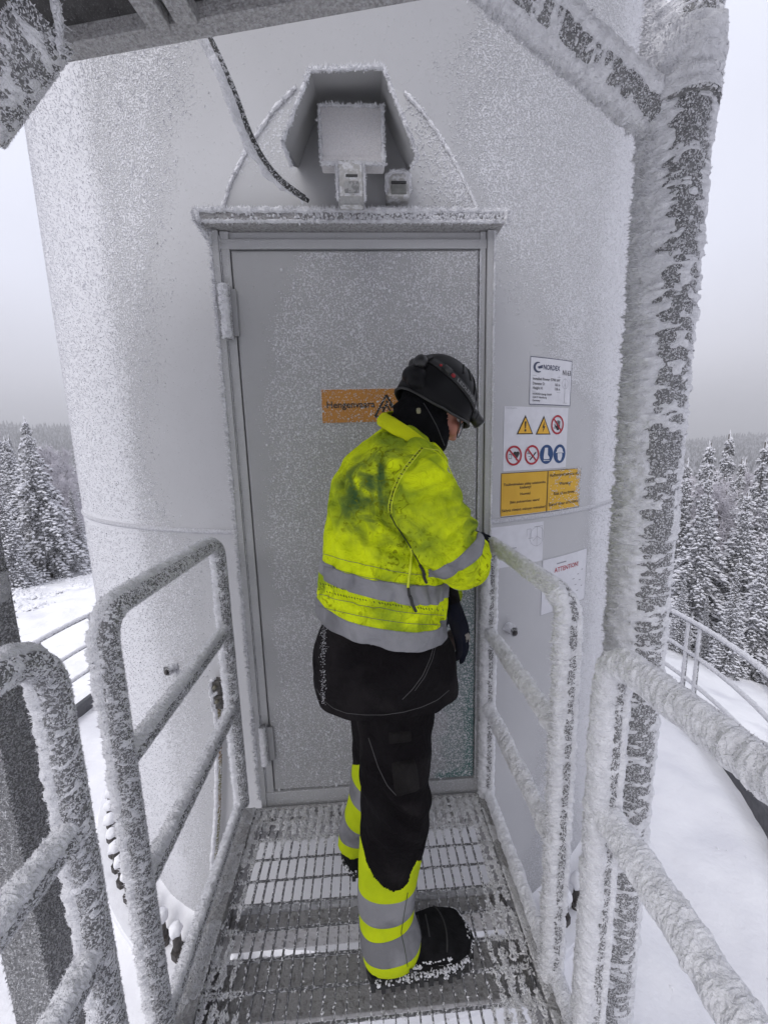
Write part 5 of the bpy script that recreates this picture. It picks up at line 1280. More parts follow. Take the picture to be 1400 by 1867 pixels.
def not_arm(c):
    # arm lies in front (towards the camera) and to the right of the chest seam
    q = c - CAMP; z = q @ FW; px = 700 + FPX * (q @ RT) / z; py = 933.5 - FPX * (q @ UP) / z
    return not (px > 766 and c[1] < .942 and py < 1064) 
b1 = band_from(jk, [tplane((588, 1007), (812, 1045), False), tplane((586, 1034), (812, 1076), True)], .0022, 'reflective_band', M_refl, keep=not_arm)
b2 = band_from(jk, [tplane((580, 1080), (812, 1116), False), (j_hem[0] + hn * .004, hn)], .0026, 'reflective_band', M_refl)
band1 = put('reflective_band', b1, None, jacket); band2 = put('reflective_band', b2, None, jacket)
# sleeve band
ad = unit(at(858, 1042, .93) - at(820, 990, .94)); ac = at(838, 1012, .93)
def is_arm(c):
    q = c - CAMP; z = q @ FW; px = 700 + FPX * (q @ RT) / z; py = 933.5 - FPX * (q @ UP) / z
    return px > 782 and py > 955 and c[1] < 1.10 and (py < 1052 or px > 800)
b3 = band_from(jk, [(ac + ad * .017, ad), (ac - ad * .017, -ad)], .0024, 'reflective_band', M_refl, keep=is_arm)
put('reflective_band', b3, None, jacket)
# collar: folded ring of cloth
cl = []
cpts = [(692, 775), (706, 755), (722, 762), (745, 778), (768, 795), (785, 812), (794, 826)]
def ribbon(name, A_, B_, th, m, parent, nrm_push=None):
    A_ = catmull(A_, 40); B_ = catmull(B_, 40); n = len(A_); mid = (A_ + B_) / 2
    d_ = np.gradient(mid, axis=0); nn = np.cross(B_ - A_, d_); nn /= np.linalg.norm(nn, axis=1)[:, None]
    mid2 = mid + nn * th * 1.5; rows = [A_, (A_ + mid2) / 2 + nn * th, mid2 + nn * th * .5, (B_ + mid2) / 2 + nn * th, B_, B_ - nn * th, mid, A_ - nn * th]
    V = np.stack(rows, 1).reshape(-1, 3); k = 8; idx = np.arange(n * k).reshape(n, k)
    q = np.stack([idx[:-1], np.roll(idx[:-1], -1, 1), np.roll(idx[1:], -1, 1), idx[1:]], -1).reshape(-1, 4)
    me = fast_mesh(name, V, [q, idx[:1], idx[-1:, ::-1]], True); return put(name, me, m, parent)
col_top = [at(800, 778, 1.28), at(745, 752, 1.28), at(705, 751, 1.19), at(722, 763, 1.075), at(752, 783, 1.06), at(778, 806, 1.07), at(796, 828, 1.12)]
col_bot = [at(812, 800, 1.31), at(740, 778, 1.32), at(689, 772, 1.20), at(706, 784, 1.035), at(740, 801, 1.015), at(770, 820, 1.02), at(798, 842, 1.08)]
M_col = cloth('collar_yellow', (.62, .66, .012), (.55, .60, .012), (.40, .46, .02), bump=.2)
ribbon('collar', col_top, col_bot, .005, M_col, jacket)
# seams: shoulder yoke and sleeve head with ladder stitching
sleeve_head = [(770, 818), (757, 832), (742, 850), (728, 872), (717, 897), (711, 920), (712, 935)]
for dx, mm, rr_ in ((-2.6, M_thr_y, .0016), (2.6, M_thr_y, .0018)):
    seam('seam', jbv, [(x + dx, y + dx * .3) for x, y in sleeve_head], rr_, mm, jacket)
lad = []
for (a, b) in zip(sleeve_head[:-1], sleeve_head[1:]):
    for k in range(3):
        x = a[0] + (b[0] - a[0]) * k / 3; y = a[1] + (b[1] - a[1]) * k / 3; p = on_surf(jbv, x - 2.2, y - .7, .001); q = on_surf(jbv, x + 2.2, y + .7, .001)
        if p is not None and q is not None: lad.append(tube_arrays(np.array([p, (p + q) / 2 + (p - CAMP) * -.001, q]), .0012, 5)[:2])
V, F = merge(lad); put('stitching', fast_mesh('stitching', V, F), M_thr_d, jacket, kind='stuff')
seam('seam', jbv, [(770, 818), (785, 820), (800, 821), (808, 836), (818, 852), (826, 872)], .0016, M_thr_y, jacket)
seam('seam', jbv, [(712, 938), (722, 958), (738, 982), (752, 1003), (766, 1030), (776, 1048)], .0018, M_thr_d, jacket)
# ribbed lower hem stitches
for row in ((584, 1062, 810, 1098, 11), (582, 1068, 810, 1104, 7), (581, 1074, 811, 1111, 11)):
    segs = []; N_ = 46
    for k in range(N_):
        t_ = k / N_; x = row[0] + (row[2] - row[0]) * t_; y = row[1] + (row[3] - row[1]) * t_ + 6 * math.sin(math.pi * t_)
        p = on_surf(jbv, x, y, .0008); q = on_surf(jbv, x + 1.8, y + rnd.uniform(2, 4.5), .0008)
        if p is not None and q is not None and rnd.random() < .8: segs.append(tube_arrays(np.array([p, (p + q) / 2, q]), .0011, 4)[:2])
    V, F = merge(segs); put('stitching', fast_mesh('stitching', V, F), M_thr_d if row[4] == 11 else M_thr_y, jacket, kind='stuff')
for (a, b) in (((590, 1010), (811, 1050)), ((588, 1031), (811, 1071)), ((581, 1084), (811, 1121)), ((578, 1104), (811, 1140))):
    mid = ((a[0] + b[0]) / 2, (a[1] + b[1]) / 2 + 8)
    P_ = [(a[0] + 3 + (b[0] - a[0] - 6) * t_, a[1] + (b[1] - a[1]) * t_ + 9 * 4 * t_ * (1 - t_) * .8) for t_ in np.linspace(0, 1, 14)]
    seam('seam', jbv, [p for p in P_ if not (p[0] > 780 and p[1] < 1075)], .0007, M_thr_r, jacket, lift=.0030)
# side zip with a cord puller
seam('zip', jbv, [(750, 1000), (748, 1025), (745, 1050), (743, 1072)], .0035, M_thr_y, jacket, lift=.003)
zp = seam('zip_slider', jbv, [(743, 1072), (744, 1080), (745, 1086)], .0038, M_black, jacket, lift=.005)
seam('zip_puller', jbv, [(745, 1086), (749, 1098), (756, 1113)], .0042, M_black, jacket, lift=.007)
seam('zip_puller', jbv, [(766, 1028), (770, 1044), (775, 1060)], .0040, M_black, jacket, lift=.007)

# --- black tunic below the jacket
tu = remesh([body_loft([(600, 785, 1080, 1.10, .130), (592, 798, 1125, 1.10, .148), (574, 822, 1170, 1.10, .165), (571, 826, 1215, 1.10, .168), (573, 828, 1250, 1.10, .168), (585, 820, 1290, 1.09, .160), (592, 812, 1330, 1.09, .15)], seg=48, n=50, ex=2.4)], .007, 2)
a_, b_, c_ = at(580, 1262, 1.10), at(824, 1244, 1.10), at(700, 1314, .93)
n_ = unit(np.cross(b_ - a_, c_ - a_)); n_ = n_ if n_[2] < 0 else -n_
bmesh.ops.bisect_plane(tu, geom=tu.verts[:] + tu.edges[:] + tu.faces[:], plane_co=Vector(a_), plane_no=Vector(n_), clear_outer=True)
wrinkle(tu, lambda co, no: .006 * fbm(co * [1, 1, .45], 9, 14, 2) + .005 * np.sin((co @ unit([1, .2, .35])) * 55 + 3 * vn(co, 5, 3)) * sst(1.0, .75, co[:, 2]))
tbv = bvh_of(tu); tunic = put('tunic', bm_mesh('tunic', tu, M_blk), None, man)
sd2 = tunic.modifiers.new('thickness', 'SOLIDIFY'); sd2.thickness = .004
hemp = [(578, 1256), (590, 1276), (608, 1291), (632, 1300), (665, 1303), (700, 1303), (735, 1298), (768, 1289), (797, 1276), (818, 1258)]
seam('hem_stitch', tbv, hemp, .0008, M_thr_g, tunic, lift=.0012)
seam('pocket_stitch', tbv, [(742, 1163), (765, 1165), (790, 1161), (806, 1152), (813, 1142)], .0009, M_thr_g, tunic, lift=.0012)
seam('pocket_stitch', tbv, [(742, 1167), (765, 1169), (792, 1165), (808, 1156)], .0007, M_thr_g, tunic, lift=.0012)
seam('pocket_stitch', tbv, [(792, 1170), (784, 1200), (770, 1232), (752, 1256), (733, 1275)], .0009, M_thr_g, tunic, lift=.0012)
seam('pocket_stitch', tbv, [(795, 1172), (788, 1202), (774, 1234), (756, 1259)], .0007, M_thr_g, tunic, lift=.0012)
n_ = 300; fr_ = [on_surf(tbv, 590 + rnd.gauss(0, 3), rnd.uniform(1120, 1285), .001) for _ in range(n_)]; fr_ = np.array([p for p in fr_ if p is not None])
g = crystal_arrays(fr_, np.tile([-.3, -1., .2], (len(fr_), 1)) + rng.normal(size=fr_.shape) * .5, .0014 + .001 * rng.random(len(fr_)), .0016 + .0012 * rng.random(len(fr_)), .9)
put('frost_specks', fast_mesh('frost_specks', *g, False), M_frost, tunic, kind='stuff')

# --- legs
legR = body_loft([(650, 790, 1262, 1.03, .09), (652, 789, 1310, 1.02, .10), (656, 785, 1360, 1.0, .10), (658, 782, 1420, .985, .098), (657, 782, 1470, .97, .095), (655, 778, 1520, .955, .078), (655, 765, 1570, .94, .064), (656, 755, 1620, .925, .056),
                  (657, 753, 1665, .905, .056), (658, 761, 1690, .890, .059), (659, 767, 1710, .882, .060), (661, 760, 1728, .876, .057), (664, 750, 1741, .872, .050)], seg=40, n=80, ex=2.2)
legL = body_loft([(640, 770, 1262, 1.16, .09), (640, 760, 1330, 1.17, .09), (642, 740, 1400, 1.18, .085), (640, 720, 1440, 1.18, .08), (632, 700, 1480, 1.18, .075), (622, 685, 1505, 1.175, .055), (618, 676, 1528, 1.17, .050), (616, 672, 1542, 1.165, .046)], seg=32, n=60)
lg = remesh([legR, legL], .007, 3)
def lw(co, no):
    h = .004 * fbm(co * [1, 1, .6], 12, 5, 2)
    kk = np.exp(-((np.linalg.norm(co - at(730, 1470, .9), axis=1)) / .11) ** 2); h += .010 * kk * np.sin((co @ unit([.5, .1, .85])) * 85 + 4 * vn(co, 8, 9))
    h += .004 * np.sin((co @ unit([.8, 0, .5])) * 70 + 4 * vn(co, 6, 4)) * sst(.35, .6, co[:, 2])
    return h
wrinkle(lg, lw)
lbv = bvh_of(lg); trousers = put('trousers', bm_mesh('trousers', lg, M_blk), None, man)
# yellow lower legs cut from the same cloth surface
def pix(c):
    q = c - CAMP; z = q @ FW; return 700 + FPX * (q @ RT) / z, 933.5 - FPX * (q @ UP) / z
def yR(c):
    px, py = pix(c)
    if c[1] > 1.06: return False
    lim = np.interp(px, [650, 658, 668, 682, 700, 718, 735, 745, 749, 760], [1500, 1530, 1572, 1600, 1618, 1626, 1620, 1608, 1590, 1570])
    return py > lim and py < 1860
def yL(c):
    px, py = pix(c); return c[1] > 1.08 and py > 1395 - (px - 645) * .0 and px < 700
b2 = lg.copy()
for c0, n0 in (((0, 0, .62), (0, 0, 1)),): bmesh.ops.bisect_plane(b2, geom=b2.verts[:] + b2.edges[:] + b2.faces[:], plane_co=c0, plane_no=n0, clear_outer=True)
bmesh.ops.subdivide_edges(b2, edges=b2.edges[:], cuts=1, use_grid_fill=True)
yr = band_from(b2, [], .0018, 'hi_vis_leg', M_hv2, keep=yR); yl = band_from(b2, [], .0018, 'hi_vis_leg', M_hv2, keep=yL)
hvR = put('hi_vis_leg', yr, None, trousers); hvL = put('hi_vis_leg', yl, None, trousers)
def leg_band(ptop, pbot, Yc, near, par):
    """horizontal-ish hoop between two silhouette lines: each (left px, right px, left row, right row)"""
    out_ = []
    for (a, b, ra, rb), up_ in ((ptop, True), (pbot, False)):
        p, q = at(a, ra, Yc), at(b, rb, Yc); n_ = unit(np.cross(q - p, [0, 1, 0])); n_ = n_ if (n_[2] > 0) == up_ else -n_; out_.append((p, n_))
    me = band_from(b2, out_, .0038, 'reflective_band', M_refl, keep=lambda c: (c[1] < 1.07) == near)
    return put('reflective_band', me, None, par)
leg_band((657, 752, 1622, 1615), (657, 752, 1652, 1645), .912, True, trousers)
leg_band((657, 768, 1690, 1676), (657, 768, 1715, 1702), .885, True, trousers)
leg_band((622, 680, 1486, 1490), (620, 676, 1516, 1520), 1.175, False, trousers)
leg_band((640, 690, 1410, 1416), (634, 690, 1440, 1448), 1.18, False, trousers)
# thigh pocket and knee pocket
def patch(name, quad, bv, m, parent, th=.006, n=12):
    q = [np.array(p, float) for p in quad]; u = np.linspace(0, 1, n); G = []
    for w_ in u:
        for u_ in u:
            p = q[0] * (1 - u_) * (1 - w_) + q[1] * u_ * (1 - w_) + q[2] * u_ * w_ + q[3] * (1 - u_) * w_
            e = min(u_, 1 - u_, w_, 1 - w_); h = on_surf(bv, p[0], p[1], th if e > .02 else -.004)
            G.append(h if h is not None else (G[-1] if G else at(p[0], p[1], .9)))
    G = np.array(G).reshape(n, n, 3)
    for _ in range(2): G[1:-1, 1:-1] = (G[:-2, 1:-1] + G[2:, 1:-1] + G[1:-1, :-2] + G[1:-1, 2:] + 4 * G[1:-1, 1:-1]) / 8
    idx = np.arange(n * n).reshape(n, n); f = np.stack([idx[:-1, :-1], idx[:-1, 1:], idx[1:, 1:], idx[1:, :-1]], -1).reshape(-1, 4)
    return put(name, fast_mesh(name, G.reshape(-1, 3), [f], True), m, parent)
patch('thigh_pocket', [(712, 1388), (758, 1382), (768, 1440), (718, 1458)], lbv, M_blk2, trousers, .010)
patch('pocket_flap', [(706, 1334), (752, 1332), (752, 1352), (707, 1358)], lbv, M_blk2, trousers, .007)
seam('seam', lbv, [(672, 1345), (690, 1400), (706, 1432), (722, 1450)], .0010, M_thr_g, trousers)
seam('seam', lbv, [(742, 1625), (736, 1660), (730, 1700), (738, 1735), (742, 1760)], .0009, M_thr_d, trousers, lift=.004)
sn_ = on_surf(lbv, 748, 1765, .004)
if sn_ is not None: put('press_stud', tube_me('press_stud', np.array([sn_, sn_ + [0, -.004, 0]]), .0055, 10), M_black, trousers)

# --- boots
def boot(heel, toe, rise, w_, par, name='boot'):
    heel = np.array(heel); toe = np.array(toe); d = unit(toe - heel); L = np.linalg.norm(toe - heel); s_ = np.array([-d[1], d[0], 0])
    ts = [0, .06, .18, .35, .52, .68, .82, .93, 1.0]; hh = [.055, .072, .080, .085, .084, .074, .062, .050, .028]; ww = [.028, .036, .039, .042, .048, .054, .052, .042, .020]
    C = [heel + d * L * t + [0, 0, .018 + h / 2] for t, h in zip(ts, hh)]
    up = loft(np.array(C), np.array([s_ * w * w_ for w in ww]), np.array([[0, 0, h / 2 + .004] for h in hh]), seg=28, n=40, ex=2.4)
    shaft = limb([heel + d * .080 + [0, .02, .05], heel + d * .075 + [0, .035, .09], heel + d * .07 + [0, .035, rise]], [.040, .038, .036], seg=20, n=12)
    bm = remesh([up, shaft], .005, 3); wrinkle(bm, lambda co, no: .0022 * fbm(co, 26, 3, 2))
    b = put(name, bm_mesh(name, bm, mat('boot_leather', (.005, .005, .0055), (.010, .010, .011), rough=.8, scale=40, bump=.4, spec=.06)), None, par)
    # sole with lugs
    out_ = []
    for t in np.linspace(-.02, 1.03, 26):
        w = np.interp(t, ts, ww) * w_ * 1.10 if 0 < t < 1 else .018; out_.append((t, w))
    top = [heel + d * L * t + s_ * w for t, w in out_] + [heel + d * L * t - s_ * w for t, w in out_[::-1]]
    so_ = put('sole', prism_me('sole', [p + [0, 0, .002] for p in top], (0, 0, .024), .002), mat('rubber', (.012, .012, .012), (.02, .02, .02), rough=.7), b)
    lug = []
    for k in range(24):
        t = (k % 12) / 11.5 + .02; sg = 1 if k < 12 else -1; w = np.interp(t, ts, ww) * w_ * 1.12; p = heel + d * L * t + s_ * sg * w
        lug.append((box_me('l', p - [.006, .006, 0], p + [.006, .006, .03])))
    bmz = bmesh.new()
    for l_ in lug: bmz.from_mesh(l_); bpy.data.meshes.remove(l_)
    mz = bpy.data.meshes.new('lugs'); bmz.to_mesh(mz); bmz.free(); put('lugs', mz, MATS['rubber'], b, kind='stuff')
    # welt with packed snow, toe cap edge and laces
    wl = [heel + d * L * t + s_ * w * .97 + [0, 0, .026] for t, w in out_] + [heel + d * L * t - s_ * w * .97 + [0, 0, .026] for t, w in out_[::-1]]; wl.append(wl[0])
    put('welt', tube_me('welt', resample(wl, .006), .0035, 6), mat('welt_dark', (.02, .02, .02), (.035, .035, .035), rough=.8), b)
    bvq = bvh_of(bm)
    def over(t, u):
        o_ = heel + d * L * t + s_ * u * .05 * w_ + [0, 0, .3]; h = bvq.ray_cast(Vector(o_), Vector((0, 0, -1))); return None if h[0] is None else np.array(h[0]) + np.array(h[1]) * .001
    tc = [over(.70 + .05 * (1 - u * u), u) for u in np.linspace(-.95, .95, 14)]; tc = [p for p in tc if p is not None]
    if len(tc) > 3: put('toe_cap_edge', tube_me('toe_cap_edge', np.array(tc), .0022, 6), MATS['rubber'], b)
    for t in (.34, .42, .50, .58):
        lc = [over(t + .02 * u, u) for u in np.linspace(-.45, .45, 7)]; lc = [p for p in lc if p is not None]
        if len(lc) > 3: put('lace', tube_me('lace', np.array(lc), .0024, 6), mat('lace_grey', (.03, .03, .032), rough=.9), b)
    wp = resample(wl, .0015); wp = wp[vn(wp, 38, 5) + .5 * vn(wp, 110, 6) > .02]; wp = np.repeat(wp, 3, 0) + rng.normal(size=(len(wp) * 3, 3)) * .0035
    ws = dome_arrays(wp, rng.normal(size=wp.shape) * .5 + [0, 0, 1.], .0016 + .003 * rng.random(len(wp)) ** 2, .0015 + .003 * rng.random(len(wp)))
    put('packed_snow', fast_mesh('packed_snow', *ws, False), M_frost, b, kind='stuff')
    # snow stuck to toe and sole edge
    bv = bvh_of(bm); pts = []; nn = []
    for _ in range(4200):
        t = rnd.random(); p = heel + d * L * t + s_ * rnd.choice([-1, 1]) * .09 + d * (.1 if rnd.random() < .3 else 0); p[2] = .004 + .060 * rnd.random() ** 2.2
        tgt = heel + d * L * t; tgt[2] = p[2]; h = bv.ray_cast(Vector(p), Vector(unit(tgt - p)))
        if h[0] is not None and float(vn(np.array([h[0][:]]), 42, 3)[0]) > (.30 - .42 * (t > .80)): pts.append(h[0][:]); nn.append(h[1][:])
    if pts:
        pts = np.array(pts); nn = np.array(nn); g = dome_arrays(pts, nn, .0012 + .0018 * rng.random(len(pts)), .0014 + .001 * rng.random(len(pts)))
        put('stuck_snow', fast_mesh('stuck_snow', *g, False), M_frost, b, kind='stuff')
    return b
boot((-.034, .878, .0), (.262, .926, .0), .12, 1.16, man)
boot((-.105, 1.148, .0), (.12, 1.29, .0), .14, 1.1, man)

# --- head
HC = at(794, 728, 1.19)                      # centre of the skull
pit = R(33); yaw_ = R(16)
HF = np.array([math.cos(pit) * math.cos(yaw_), math.cos(pit) * math.sin(yaw_), -math.sin(pit)]); HS = unit(np.cross(HF, [0, 0, 1])) ; HU = np.cross(HS, HF)   # HS points to the camera side (his right)
def hp(f, s_, u): return HC + HF * f + HS * s_ + HU * u
skull = [ell(HC + HU * .01, (.092, .074, .095), HF, HU), ell(hp(.035, 0, -.045), (.060, .056, .070), HF, HU), ell(hp(.055, 0, -.085), (.040, .040, .035), HF, HU),
         ell(hp(.088, 0, -.012), (.020, .048, .018), HF, HU), ell(hp(.100, 0, -.045), (.018, .011, .030), HF, HU), ell(hp(.110, 0, -.064), (.014, .0135, .012), HF, HU),
         ell(hp(.080, .034, -.055), (.024, .026, .026), HF, HU), ell(hp(.080, -.034, -.055), (.024, .026, .026), HF, HU),
         ell(hp(.088, 0, -.078), (.012, .022, .007), HF, HU), ell(hp(.086, 0, -.090), (.012, .020, .007), HF, HU),
         ell(hp(-.008, .068, -.02), (.016, .009, .028), HF, HU), ell(hp(-.008, -.068, -.02), (.016, .009, .028), HF, HU)]
neck = limb([at(752, 800, 1.17), at(765, 770, 1.175), hp(-.02, 0, -.06)], [.048, .050, .052], seg=20, n=16)
def shrink(parts_, k=.9): return parts_
trunk = body_loft([(600, 790, 1150, 1.10, .13), (604, 790, 1050, 1.10, .14), (610, 790, 950, 1.11, .14), (640, 785, 860, 1.13, .15), (690, 765, 815, 1.17, .09), (715, 750, 800, 1.17, .05)], seg=28, n=30)
hips = body_loft([(640, 780, 1290, 1.09, .12), (610, 790, 1230, 1.10, .13), (600, 790, 1150, 1.10, .13)], seg=28, n=16)
bR = body_loft([(668, 772, 1262, 1.03, .07), (672, 768, 1360, 1.0, .07), (676, 765, 1480, .97, .065), (674, 745, 1570, .94, .055), (676, 735, 1680, .91, .045), (680, 725, 1760, .895, .04)], seg=20, n=40)
bL = body_loft([(655, 750, 1262, 1.16, .07), (655, 730, 1400, 1.18, .065), (645, 700, 1460, 1.18, .055), (630, 665, 1540, 1.17, .045)], seg=20, n=30)
aR_ = limb([at(748, 850, 1.05), at(783, 925, .955), at(808, 975, .945), at(845, 1018, .97), at(862, 1012, 1.14), at(872, 998, 1.30)], [.045, .055, .05, .042, .036, .028], seg=18, n=40)
aL_ = limb([at(745, 840, 1.22), at(790, 900, 1.31), at(800, 990, 1.33), at(810, 1050, 1.27), at(822, 1095, 1.16)], [.045, .05, .045, .038, .028], seg=18, n=30)
bb = remesh(skull + [neck, trunk, hips, bR, bL, aR_, aL_], .006, 2)
# finer head: keep its own remesh so the face stays crisp, merged into the same body
body = put('body', bm_mesh('body', bb, M_skin), None, man)
# eyes
for sg in (1, -1):
    e = put('eye', fast_mesh('eye', *ell(hp(.080, .031 * sg, -.026), (.0125, .0125, .0125), HF, HU, 12, 16), True), mat('eye_white', (.7, .68, .66), rough=.2), body)
    put('iris', tube_me('iris', np.array([hp(.0905, .031 * sg, -.027), hp(.0935, .031 * sg, -.028)]), .0055, 12), mat('iris_dark', (.03, .03, .035), rough=.2), e)
# balaclava
bal = remesh([ell(HC + HU * .0 - HF * .006, (.098, .082, .098), HF, HU), ell(hp(.030, 0, -.052), (.070, .066, .078), HF, HU), ell(hp(.058, 0, -.092), (.050, .052, .042), HF, HU), ell(hp(.066, 0, -.082), (.046, .040, .030), HF, HU),
              limb([at(748, 806, 1.17), at(756, 782, 1.17), at(766, 755, 1.175), hp(-.015, 0, -.05)], [.074, .080, .078, .070], seg=24, n=20), limb([at(778, 812, 1.16), at(786, 796, 1.165), hp(.03, 0, -.09)], [.050, .056, .05], seg=20, n=14)], .006, 3)
# face opening: remove cloth in front of the face
dl = []
for f in bal.faces:
    c = np.array(f.calc_center_median()) - HC; cf, cs_, cu = c @ HF, c @ HS, c @ HU
    if cf > .018 + max(0, -.030 - cu) * 1.05 and cu < .05: dl.append(f)
bmesh.ops.delete(bal, geom=dl, context='FACES')
wrinkle(bal, lambda co, no: .0028 * np.sin((co @ unit([.3, 0, 1])) * 150 + 5 * vn(co, 12, 3)) * (((co - HC) @ HU) < -.05) + .0015 * fbm(co, 40, 2, 2))
bala = put('balaclava', bm_mesh('balaclava', bal, M_fleece), None, man)
bala.modifiers.new('thickness', 'SOLIDIFY').thickness = .004
bbv = bvh_of(bal)
seam('hood_seam', bbv, [(772, 735), (785, 757), (795, 775), (803, 795), (810, 812)], .0012, flat('thread_hood', (.05, .05, .055)), bala)
p_ = [(755, 741), (770, 739), (769, 757), (758, 758)]
patch('light_tab', p_, bbv, mat('tab_cream', (.28, .27, .17), (.22, .21, .13), rough=.7, scale=60), bala, .004, 5)

# --- helmet
hel = bmesh.new()
KC = hp(.0, 0, .012)
def helm_pt(th, ph):      # th round the head from forward, ph from rim (0) to crown (pi/2)
    rl, rw, rh = .119, .096, .116
    f = math.cos(th) * math.cos(ph) * rl; s_ = math.sin(th) * math.cos(ph) * rw; u = math.sin(ph) * rh
    # slight central ridge, squarer brow
    u += .004 * math.exp(-(s_ / .022) ** 2) * math.sin(ph)
    return f, s_, u
nth, nph = 64, 20; G = []
for j in range(nph + 1):
    row = []
    for i in range(nth):
        th = 2 * math.pi * i / nth; ph = -.12 + (math.pi / 2 + .12 - .02) * j / nph; f, s_, u = helm_pt(th, ph)
        if j == 0:
            u -= .012 + .030 * max(0, math.cos(th - math.pi)) + .030 * (abs(math.sin(th)) ** 3); f += .014 * max(0, math.cos(th)) ** 2
        if j == 1: u -= .004 + .014 * max(0, math.cos(th - math.pi)) + .020 * (abs(math.sin(th)) ** 3); f += .004 * max(0, math.cos(th)) ** 2
        row.append(KC + HF * f + HS * s_ + HU * u)
    G.append(row)
G = np.array(G); idx = np.arange((nph + 1) * nth).reshape(nph + 1, nth)
q = np.stack([idx[:-1], np.roll(idx[:-1], -1, 1), np.roll(idx[1:], -1, 1), idx[1:]], -1).reshape(-1, 4)
V = np.vstack([G.reshape(-1, 3), KC + HU * .120]); k = len(V) - 1
M_helm = mat('helmet_black', (.007, .007, .008), (.010, .010, .011), rough=.4, scale=8, bump=.02, spec=.10)
hm_ = fast_mesh('helmet', V, [q, np.stack([idx[-1], np.roll(idx[-1], -1), np.full(nth, k)], 1)], True)
helmet = put('helmet', hm_, M_helm, man); sdm = helmet.modifiers.new('thickness', 'SOLIDIFY'); sdm.thickness = -.006
def hsurf(th, ph, lift): 
    f, s_, u = helm_pt(th, ph); p = KC + HF * f + HS * s_ + HU * u; n_ = unit(HF * (f / .119 ** 2) + HS * (s_ / .096 ** 2) + HU * (u / .108 ** 2)); return p + n_ * lift
# th>0 is the camera side (HS). ridges and vents
for off_ in (.45, .95):
    Pq = [hsurf(off_ * (1 - .25 * t_), .1 + 1.2 * t_, .0015) for t_ in np.linspace(0, 1, 24)]
    put('ridge', tube_me('ridge', np.array(Pq), .0022, 6), M_helm, helmet)
for t0 in (1.15, 1.5):
    Pq = [hsurf(t0, ph, .001) for ph in np.linspace(.62, 1.0, 8)]; put('vent', tube_me('vent', np.array(Pq), .0035, 6), M_black, helmet)
# side rim guard
Pq = list(G[0]) + [G[0][0]]; put('rim', tube_me('rim', np.array(Pq), .0035, 8), M_black, helmet)
# headlamp: strap, battery, lamp
strap = thing('headlamp', 'black headlamp on a printed strap round the helmet of the worker', 'headlamp', tuple(hsurf(0, .25, .02)))
def strap_pt(th, v, lift):
    ph = .17 + .02 * math.sin(th) ** 2 + .30 * ((1 - math.cos(th)) / 2) ** 2 + v / .11; return hsurf(th, ph, lift)
ths = np.linspace(-math.pi, math.pi, 120); rows = [[strap_pt(t_, v, l) for v, l in ((-.011, .0015), (-.011, .0042), (.011, .0042), (.011, .0015))] for t_ in ths]
V = np.array(rows).reshape(-1, 3); idx = np.arange(480).reshape(120, 4); q = np.stack([idx[:-1], np.roll(idx[:-1], -1, 1), np.roll(idx[1:], -1, 1), idx[1:]], -1).reshape(-1, 4)
put('strap', fast_mesh('strap', V, [q], True), mat('strap_black', (.010, .010, .011), (.015, .015, .016), rough=.7, scale=100), strap)
V, F = text_2d('LEDLENSER', .014, 'LEFT', .01, .074)
th0, th1 = 1.62, .62
def wrap_strap(x, y): return strap_pt(th0 + (th1 - th0) * x / .090, y - .0045, .0050)
put('lettering', fast_mesh('lettering', np.array([wrap_strap(a, b) for a, b in V]), [F]), flat('print_grey', (.22, .22, .22)), strap)
def pad(name, th, ph, r_, h_, m, seg=14): p = hsurf(th, ph, .004); n_ = unit(p - KC); return put(name, tube_me(name, np.array([p, p + n_ * h_]), r_, seg), m, strap)
M_red = flat('ink_red_dot', (.30, .015, .02))
p_ = strap_pt(1.76, 0, .004); put('red_mark', tube_me('red_mark', np.array([p_, p_ + unit(p_ - KC) * .002]), .0065, 14), M_red, strap)
p_ = strap_pt(2.15, 0, .004); put('red_mark', tube_me('red_mark', np.array([p_, p_ + unit(p_ - KC) * .002]), .0045, 10), M_red, strap)
bu_ = [strap_pt(t_, 0, .006) for t_ in (1.85, 1.95, 2.05)]; put('buckle', tube_me('buckle', np.array(bu_), .010, 8), M_black, strap)
f0 = strap_pt(0.10, -.004, .006); ld = unit(HF * .92 - HU * .28 + HS * .05)
lb_ = put('lamp_body', tube_me('lamp_body', np.array([f0 - ld * .012, f0 + ld * .010, f0 + ld * .026, f0 + ld * .040]), np.array([.017, .0185, .0185, .0200]), 24), mat('lamp_black', (.012, .012, .013), rough=.4), strap)
put('lamp_lens', tube_me('lamp_lens', np.array([f0 + ld * .0395, f0 + ld * .0435]), .0175, 24), mat('lens_glass', (.40, .41, .42), (.3, .3, .3), rough=.15, scale=90), lb_)
for rr_ in (.016, .024): pass
Pq = [f0 + ld * .012 + (HU * math.cos(a) + HS * math.sin(a)) * .0192 for a in np.linspace(0, 6.283, 24)]; put('focus_ring', tube_me('focus_ring', np.array(Pq), .0018, 6), M_black, lb_)
bk = hsurf(math.pi - .5, .20, .010); put('battery_box', fast_mesh('battery_box', *ell(bk, (.020, .026, .022), HF, HU), True), mat('lamp_black'if False else 'lamp_black', (.012,) * 3), strap)
kn = hsurf(math.pi - .45, .78, .030); put('knob', fast_mesh('knob', *ell(at(754, 664, 1.16), (.015, .014, .016), HF, HU), True), M_black, strap)
put('cable', tube_me('cable', np.array([at(754, 668, 1.16), bk, hsurf(2.5, .5, .008)]), .004, 6), M_black, strap)
# nape guard of the helmet
ng = remesh([ell(hp(-.098, .028, .004), (.036, .05, .030), HF, HU), ell(hp(-.088, .05, -.018), (.03, .03, .02), HF, HU)], .005, 2); put('nape_guard', bm_mesh('nape_guard', ng, M_helm), None, helmet)
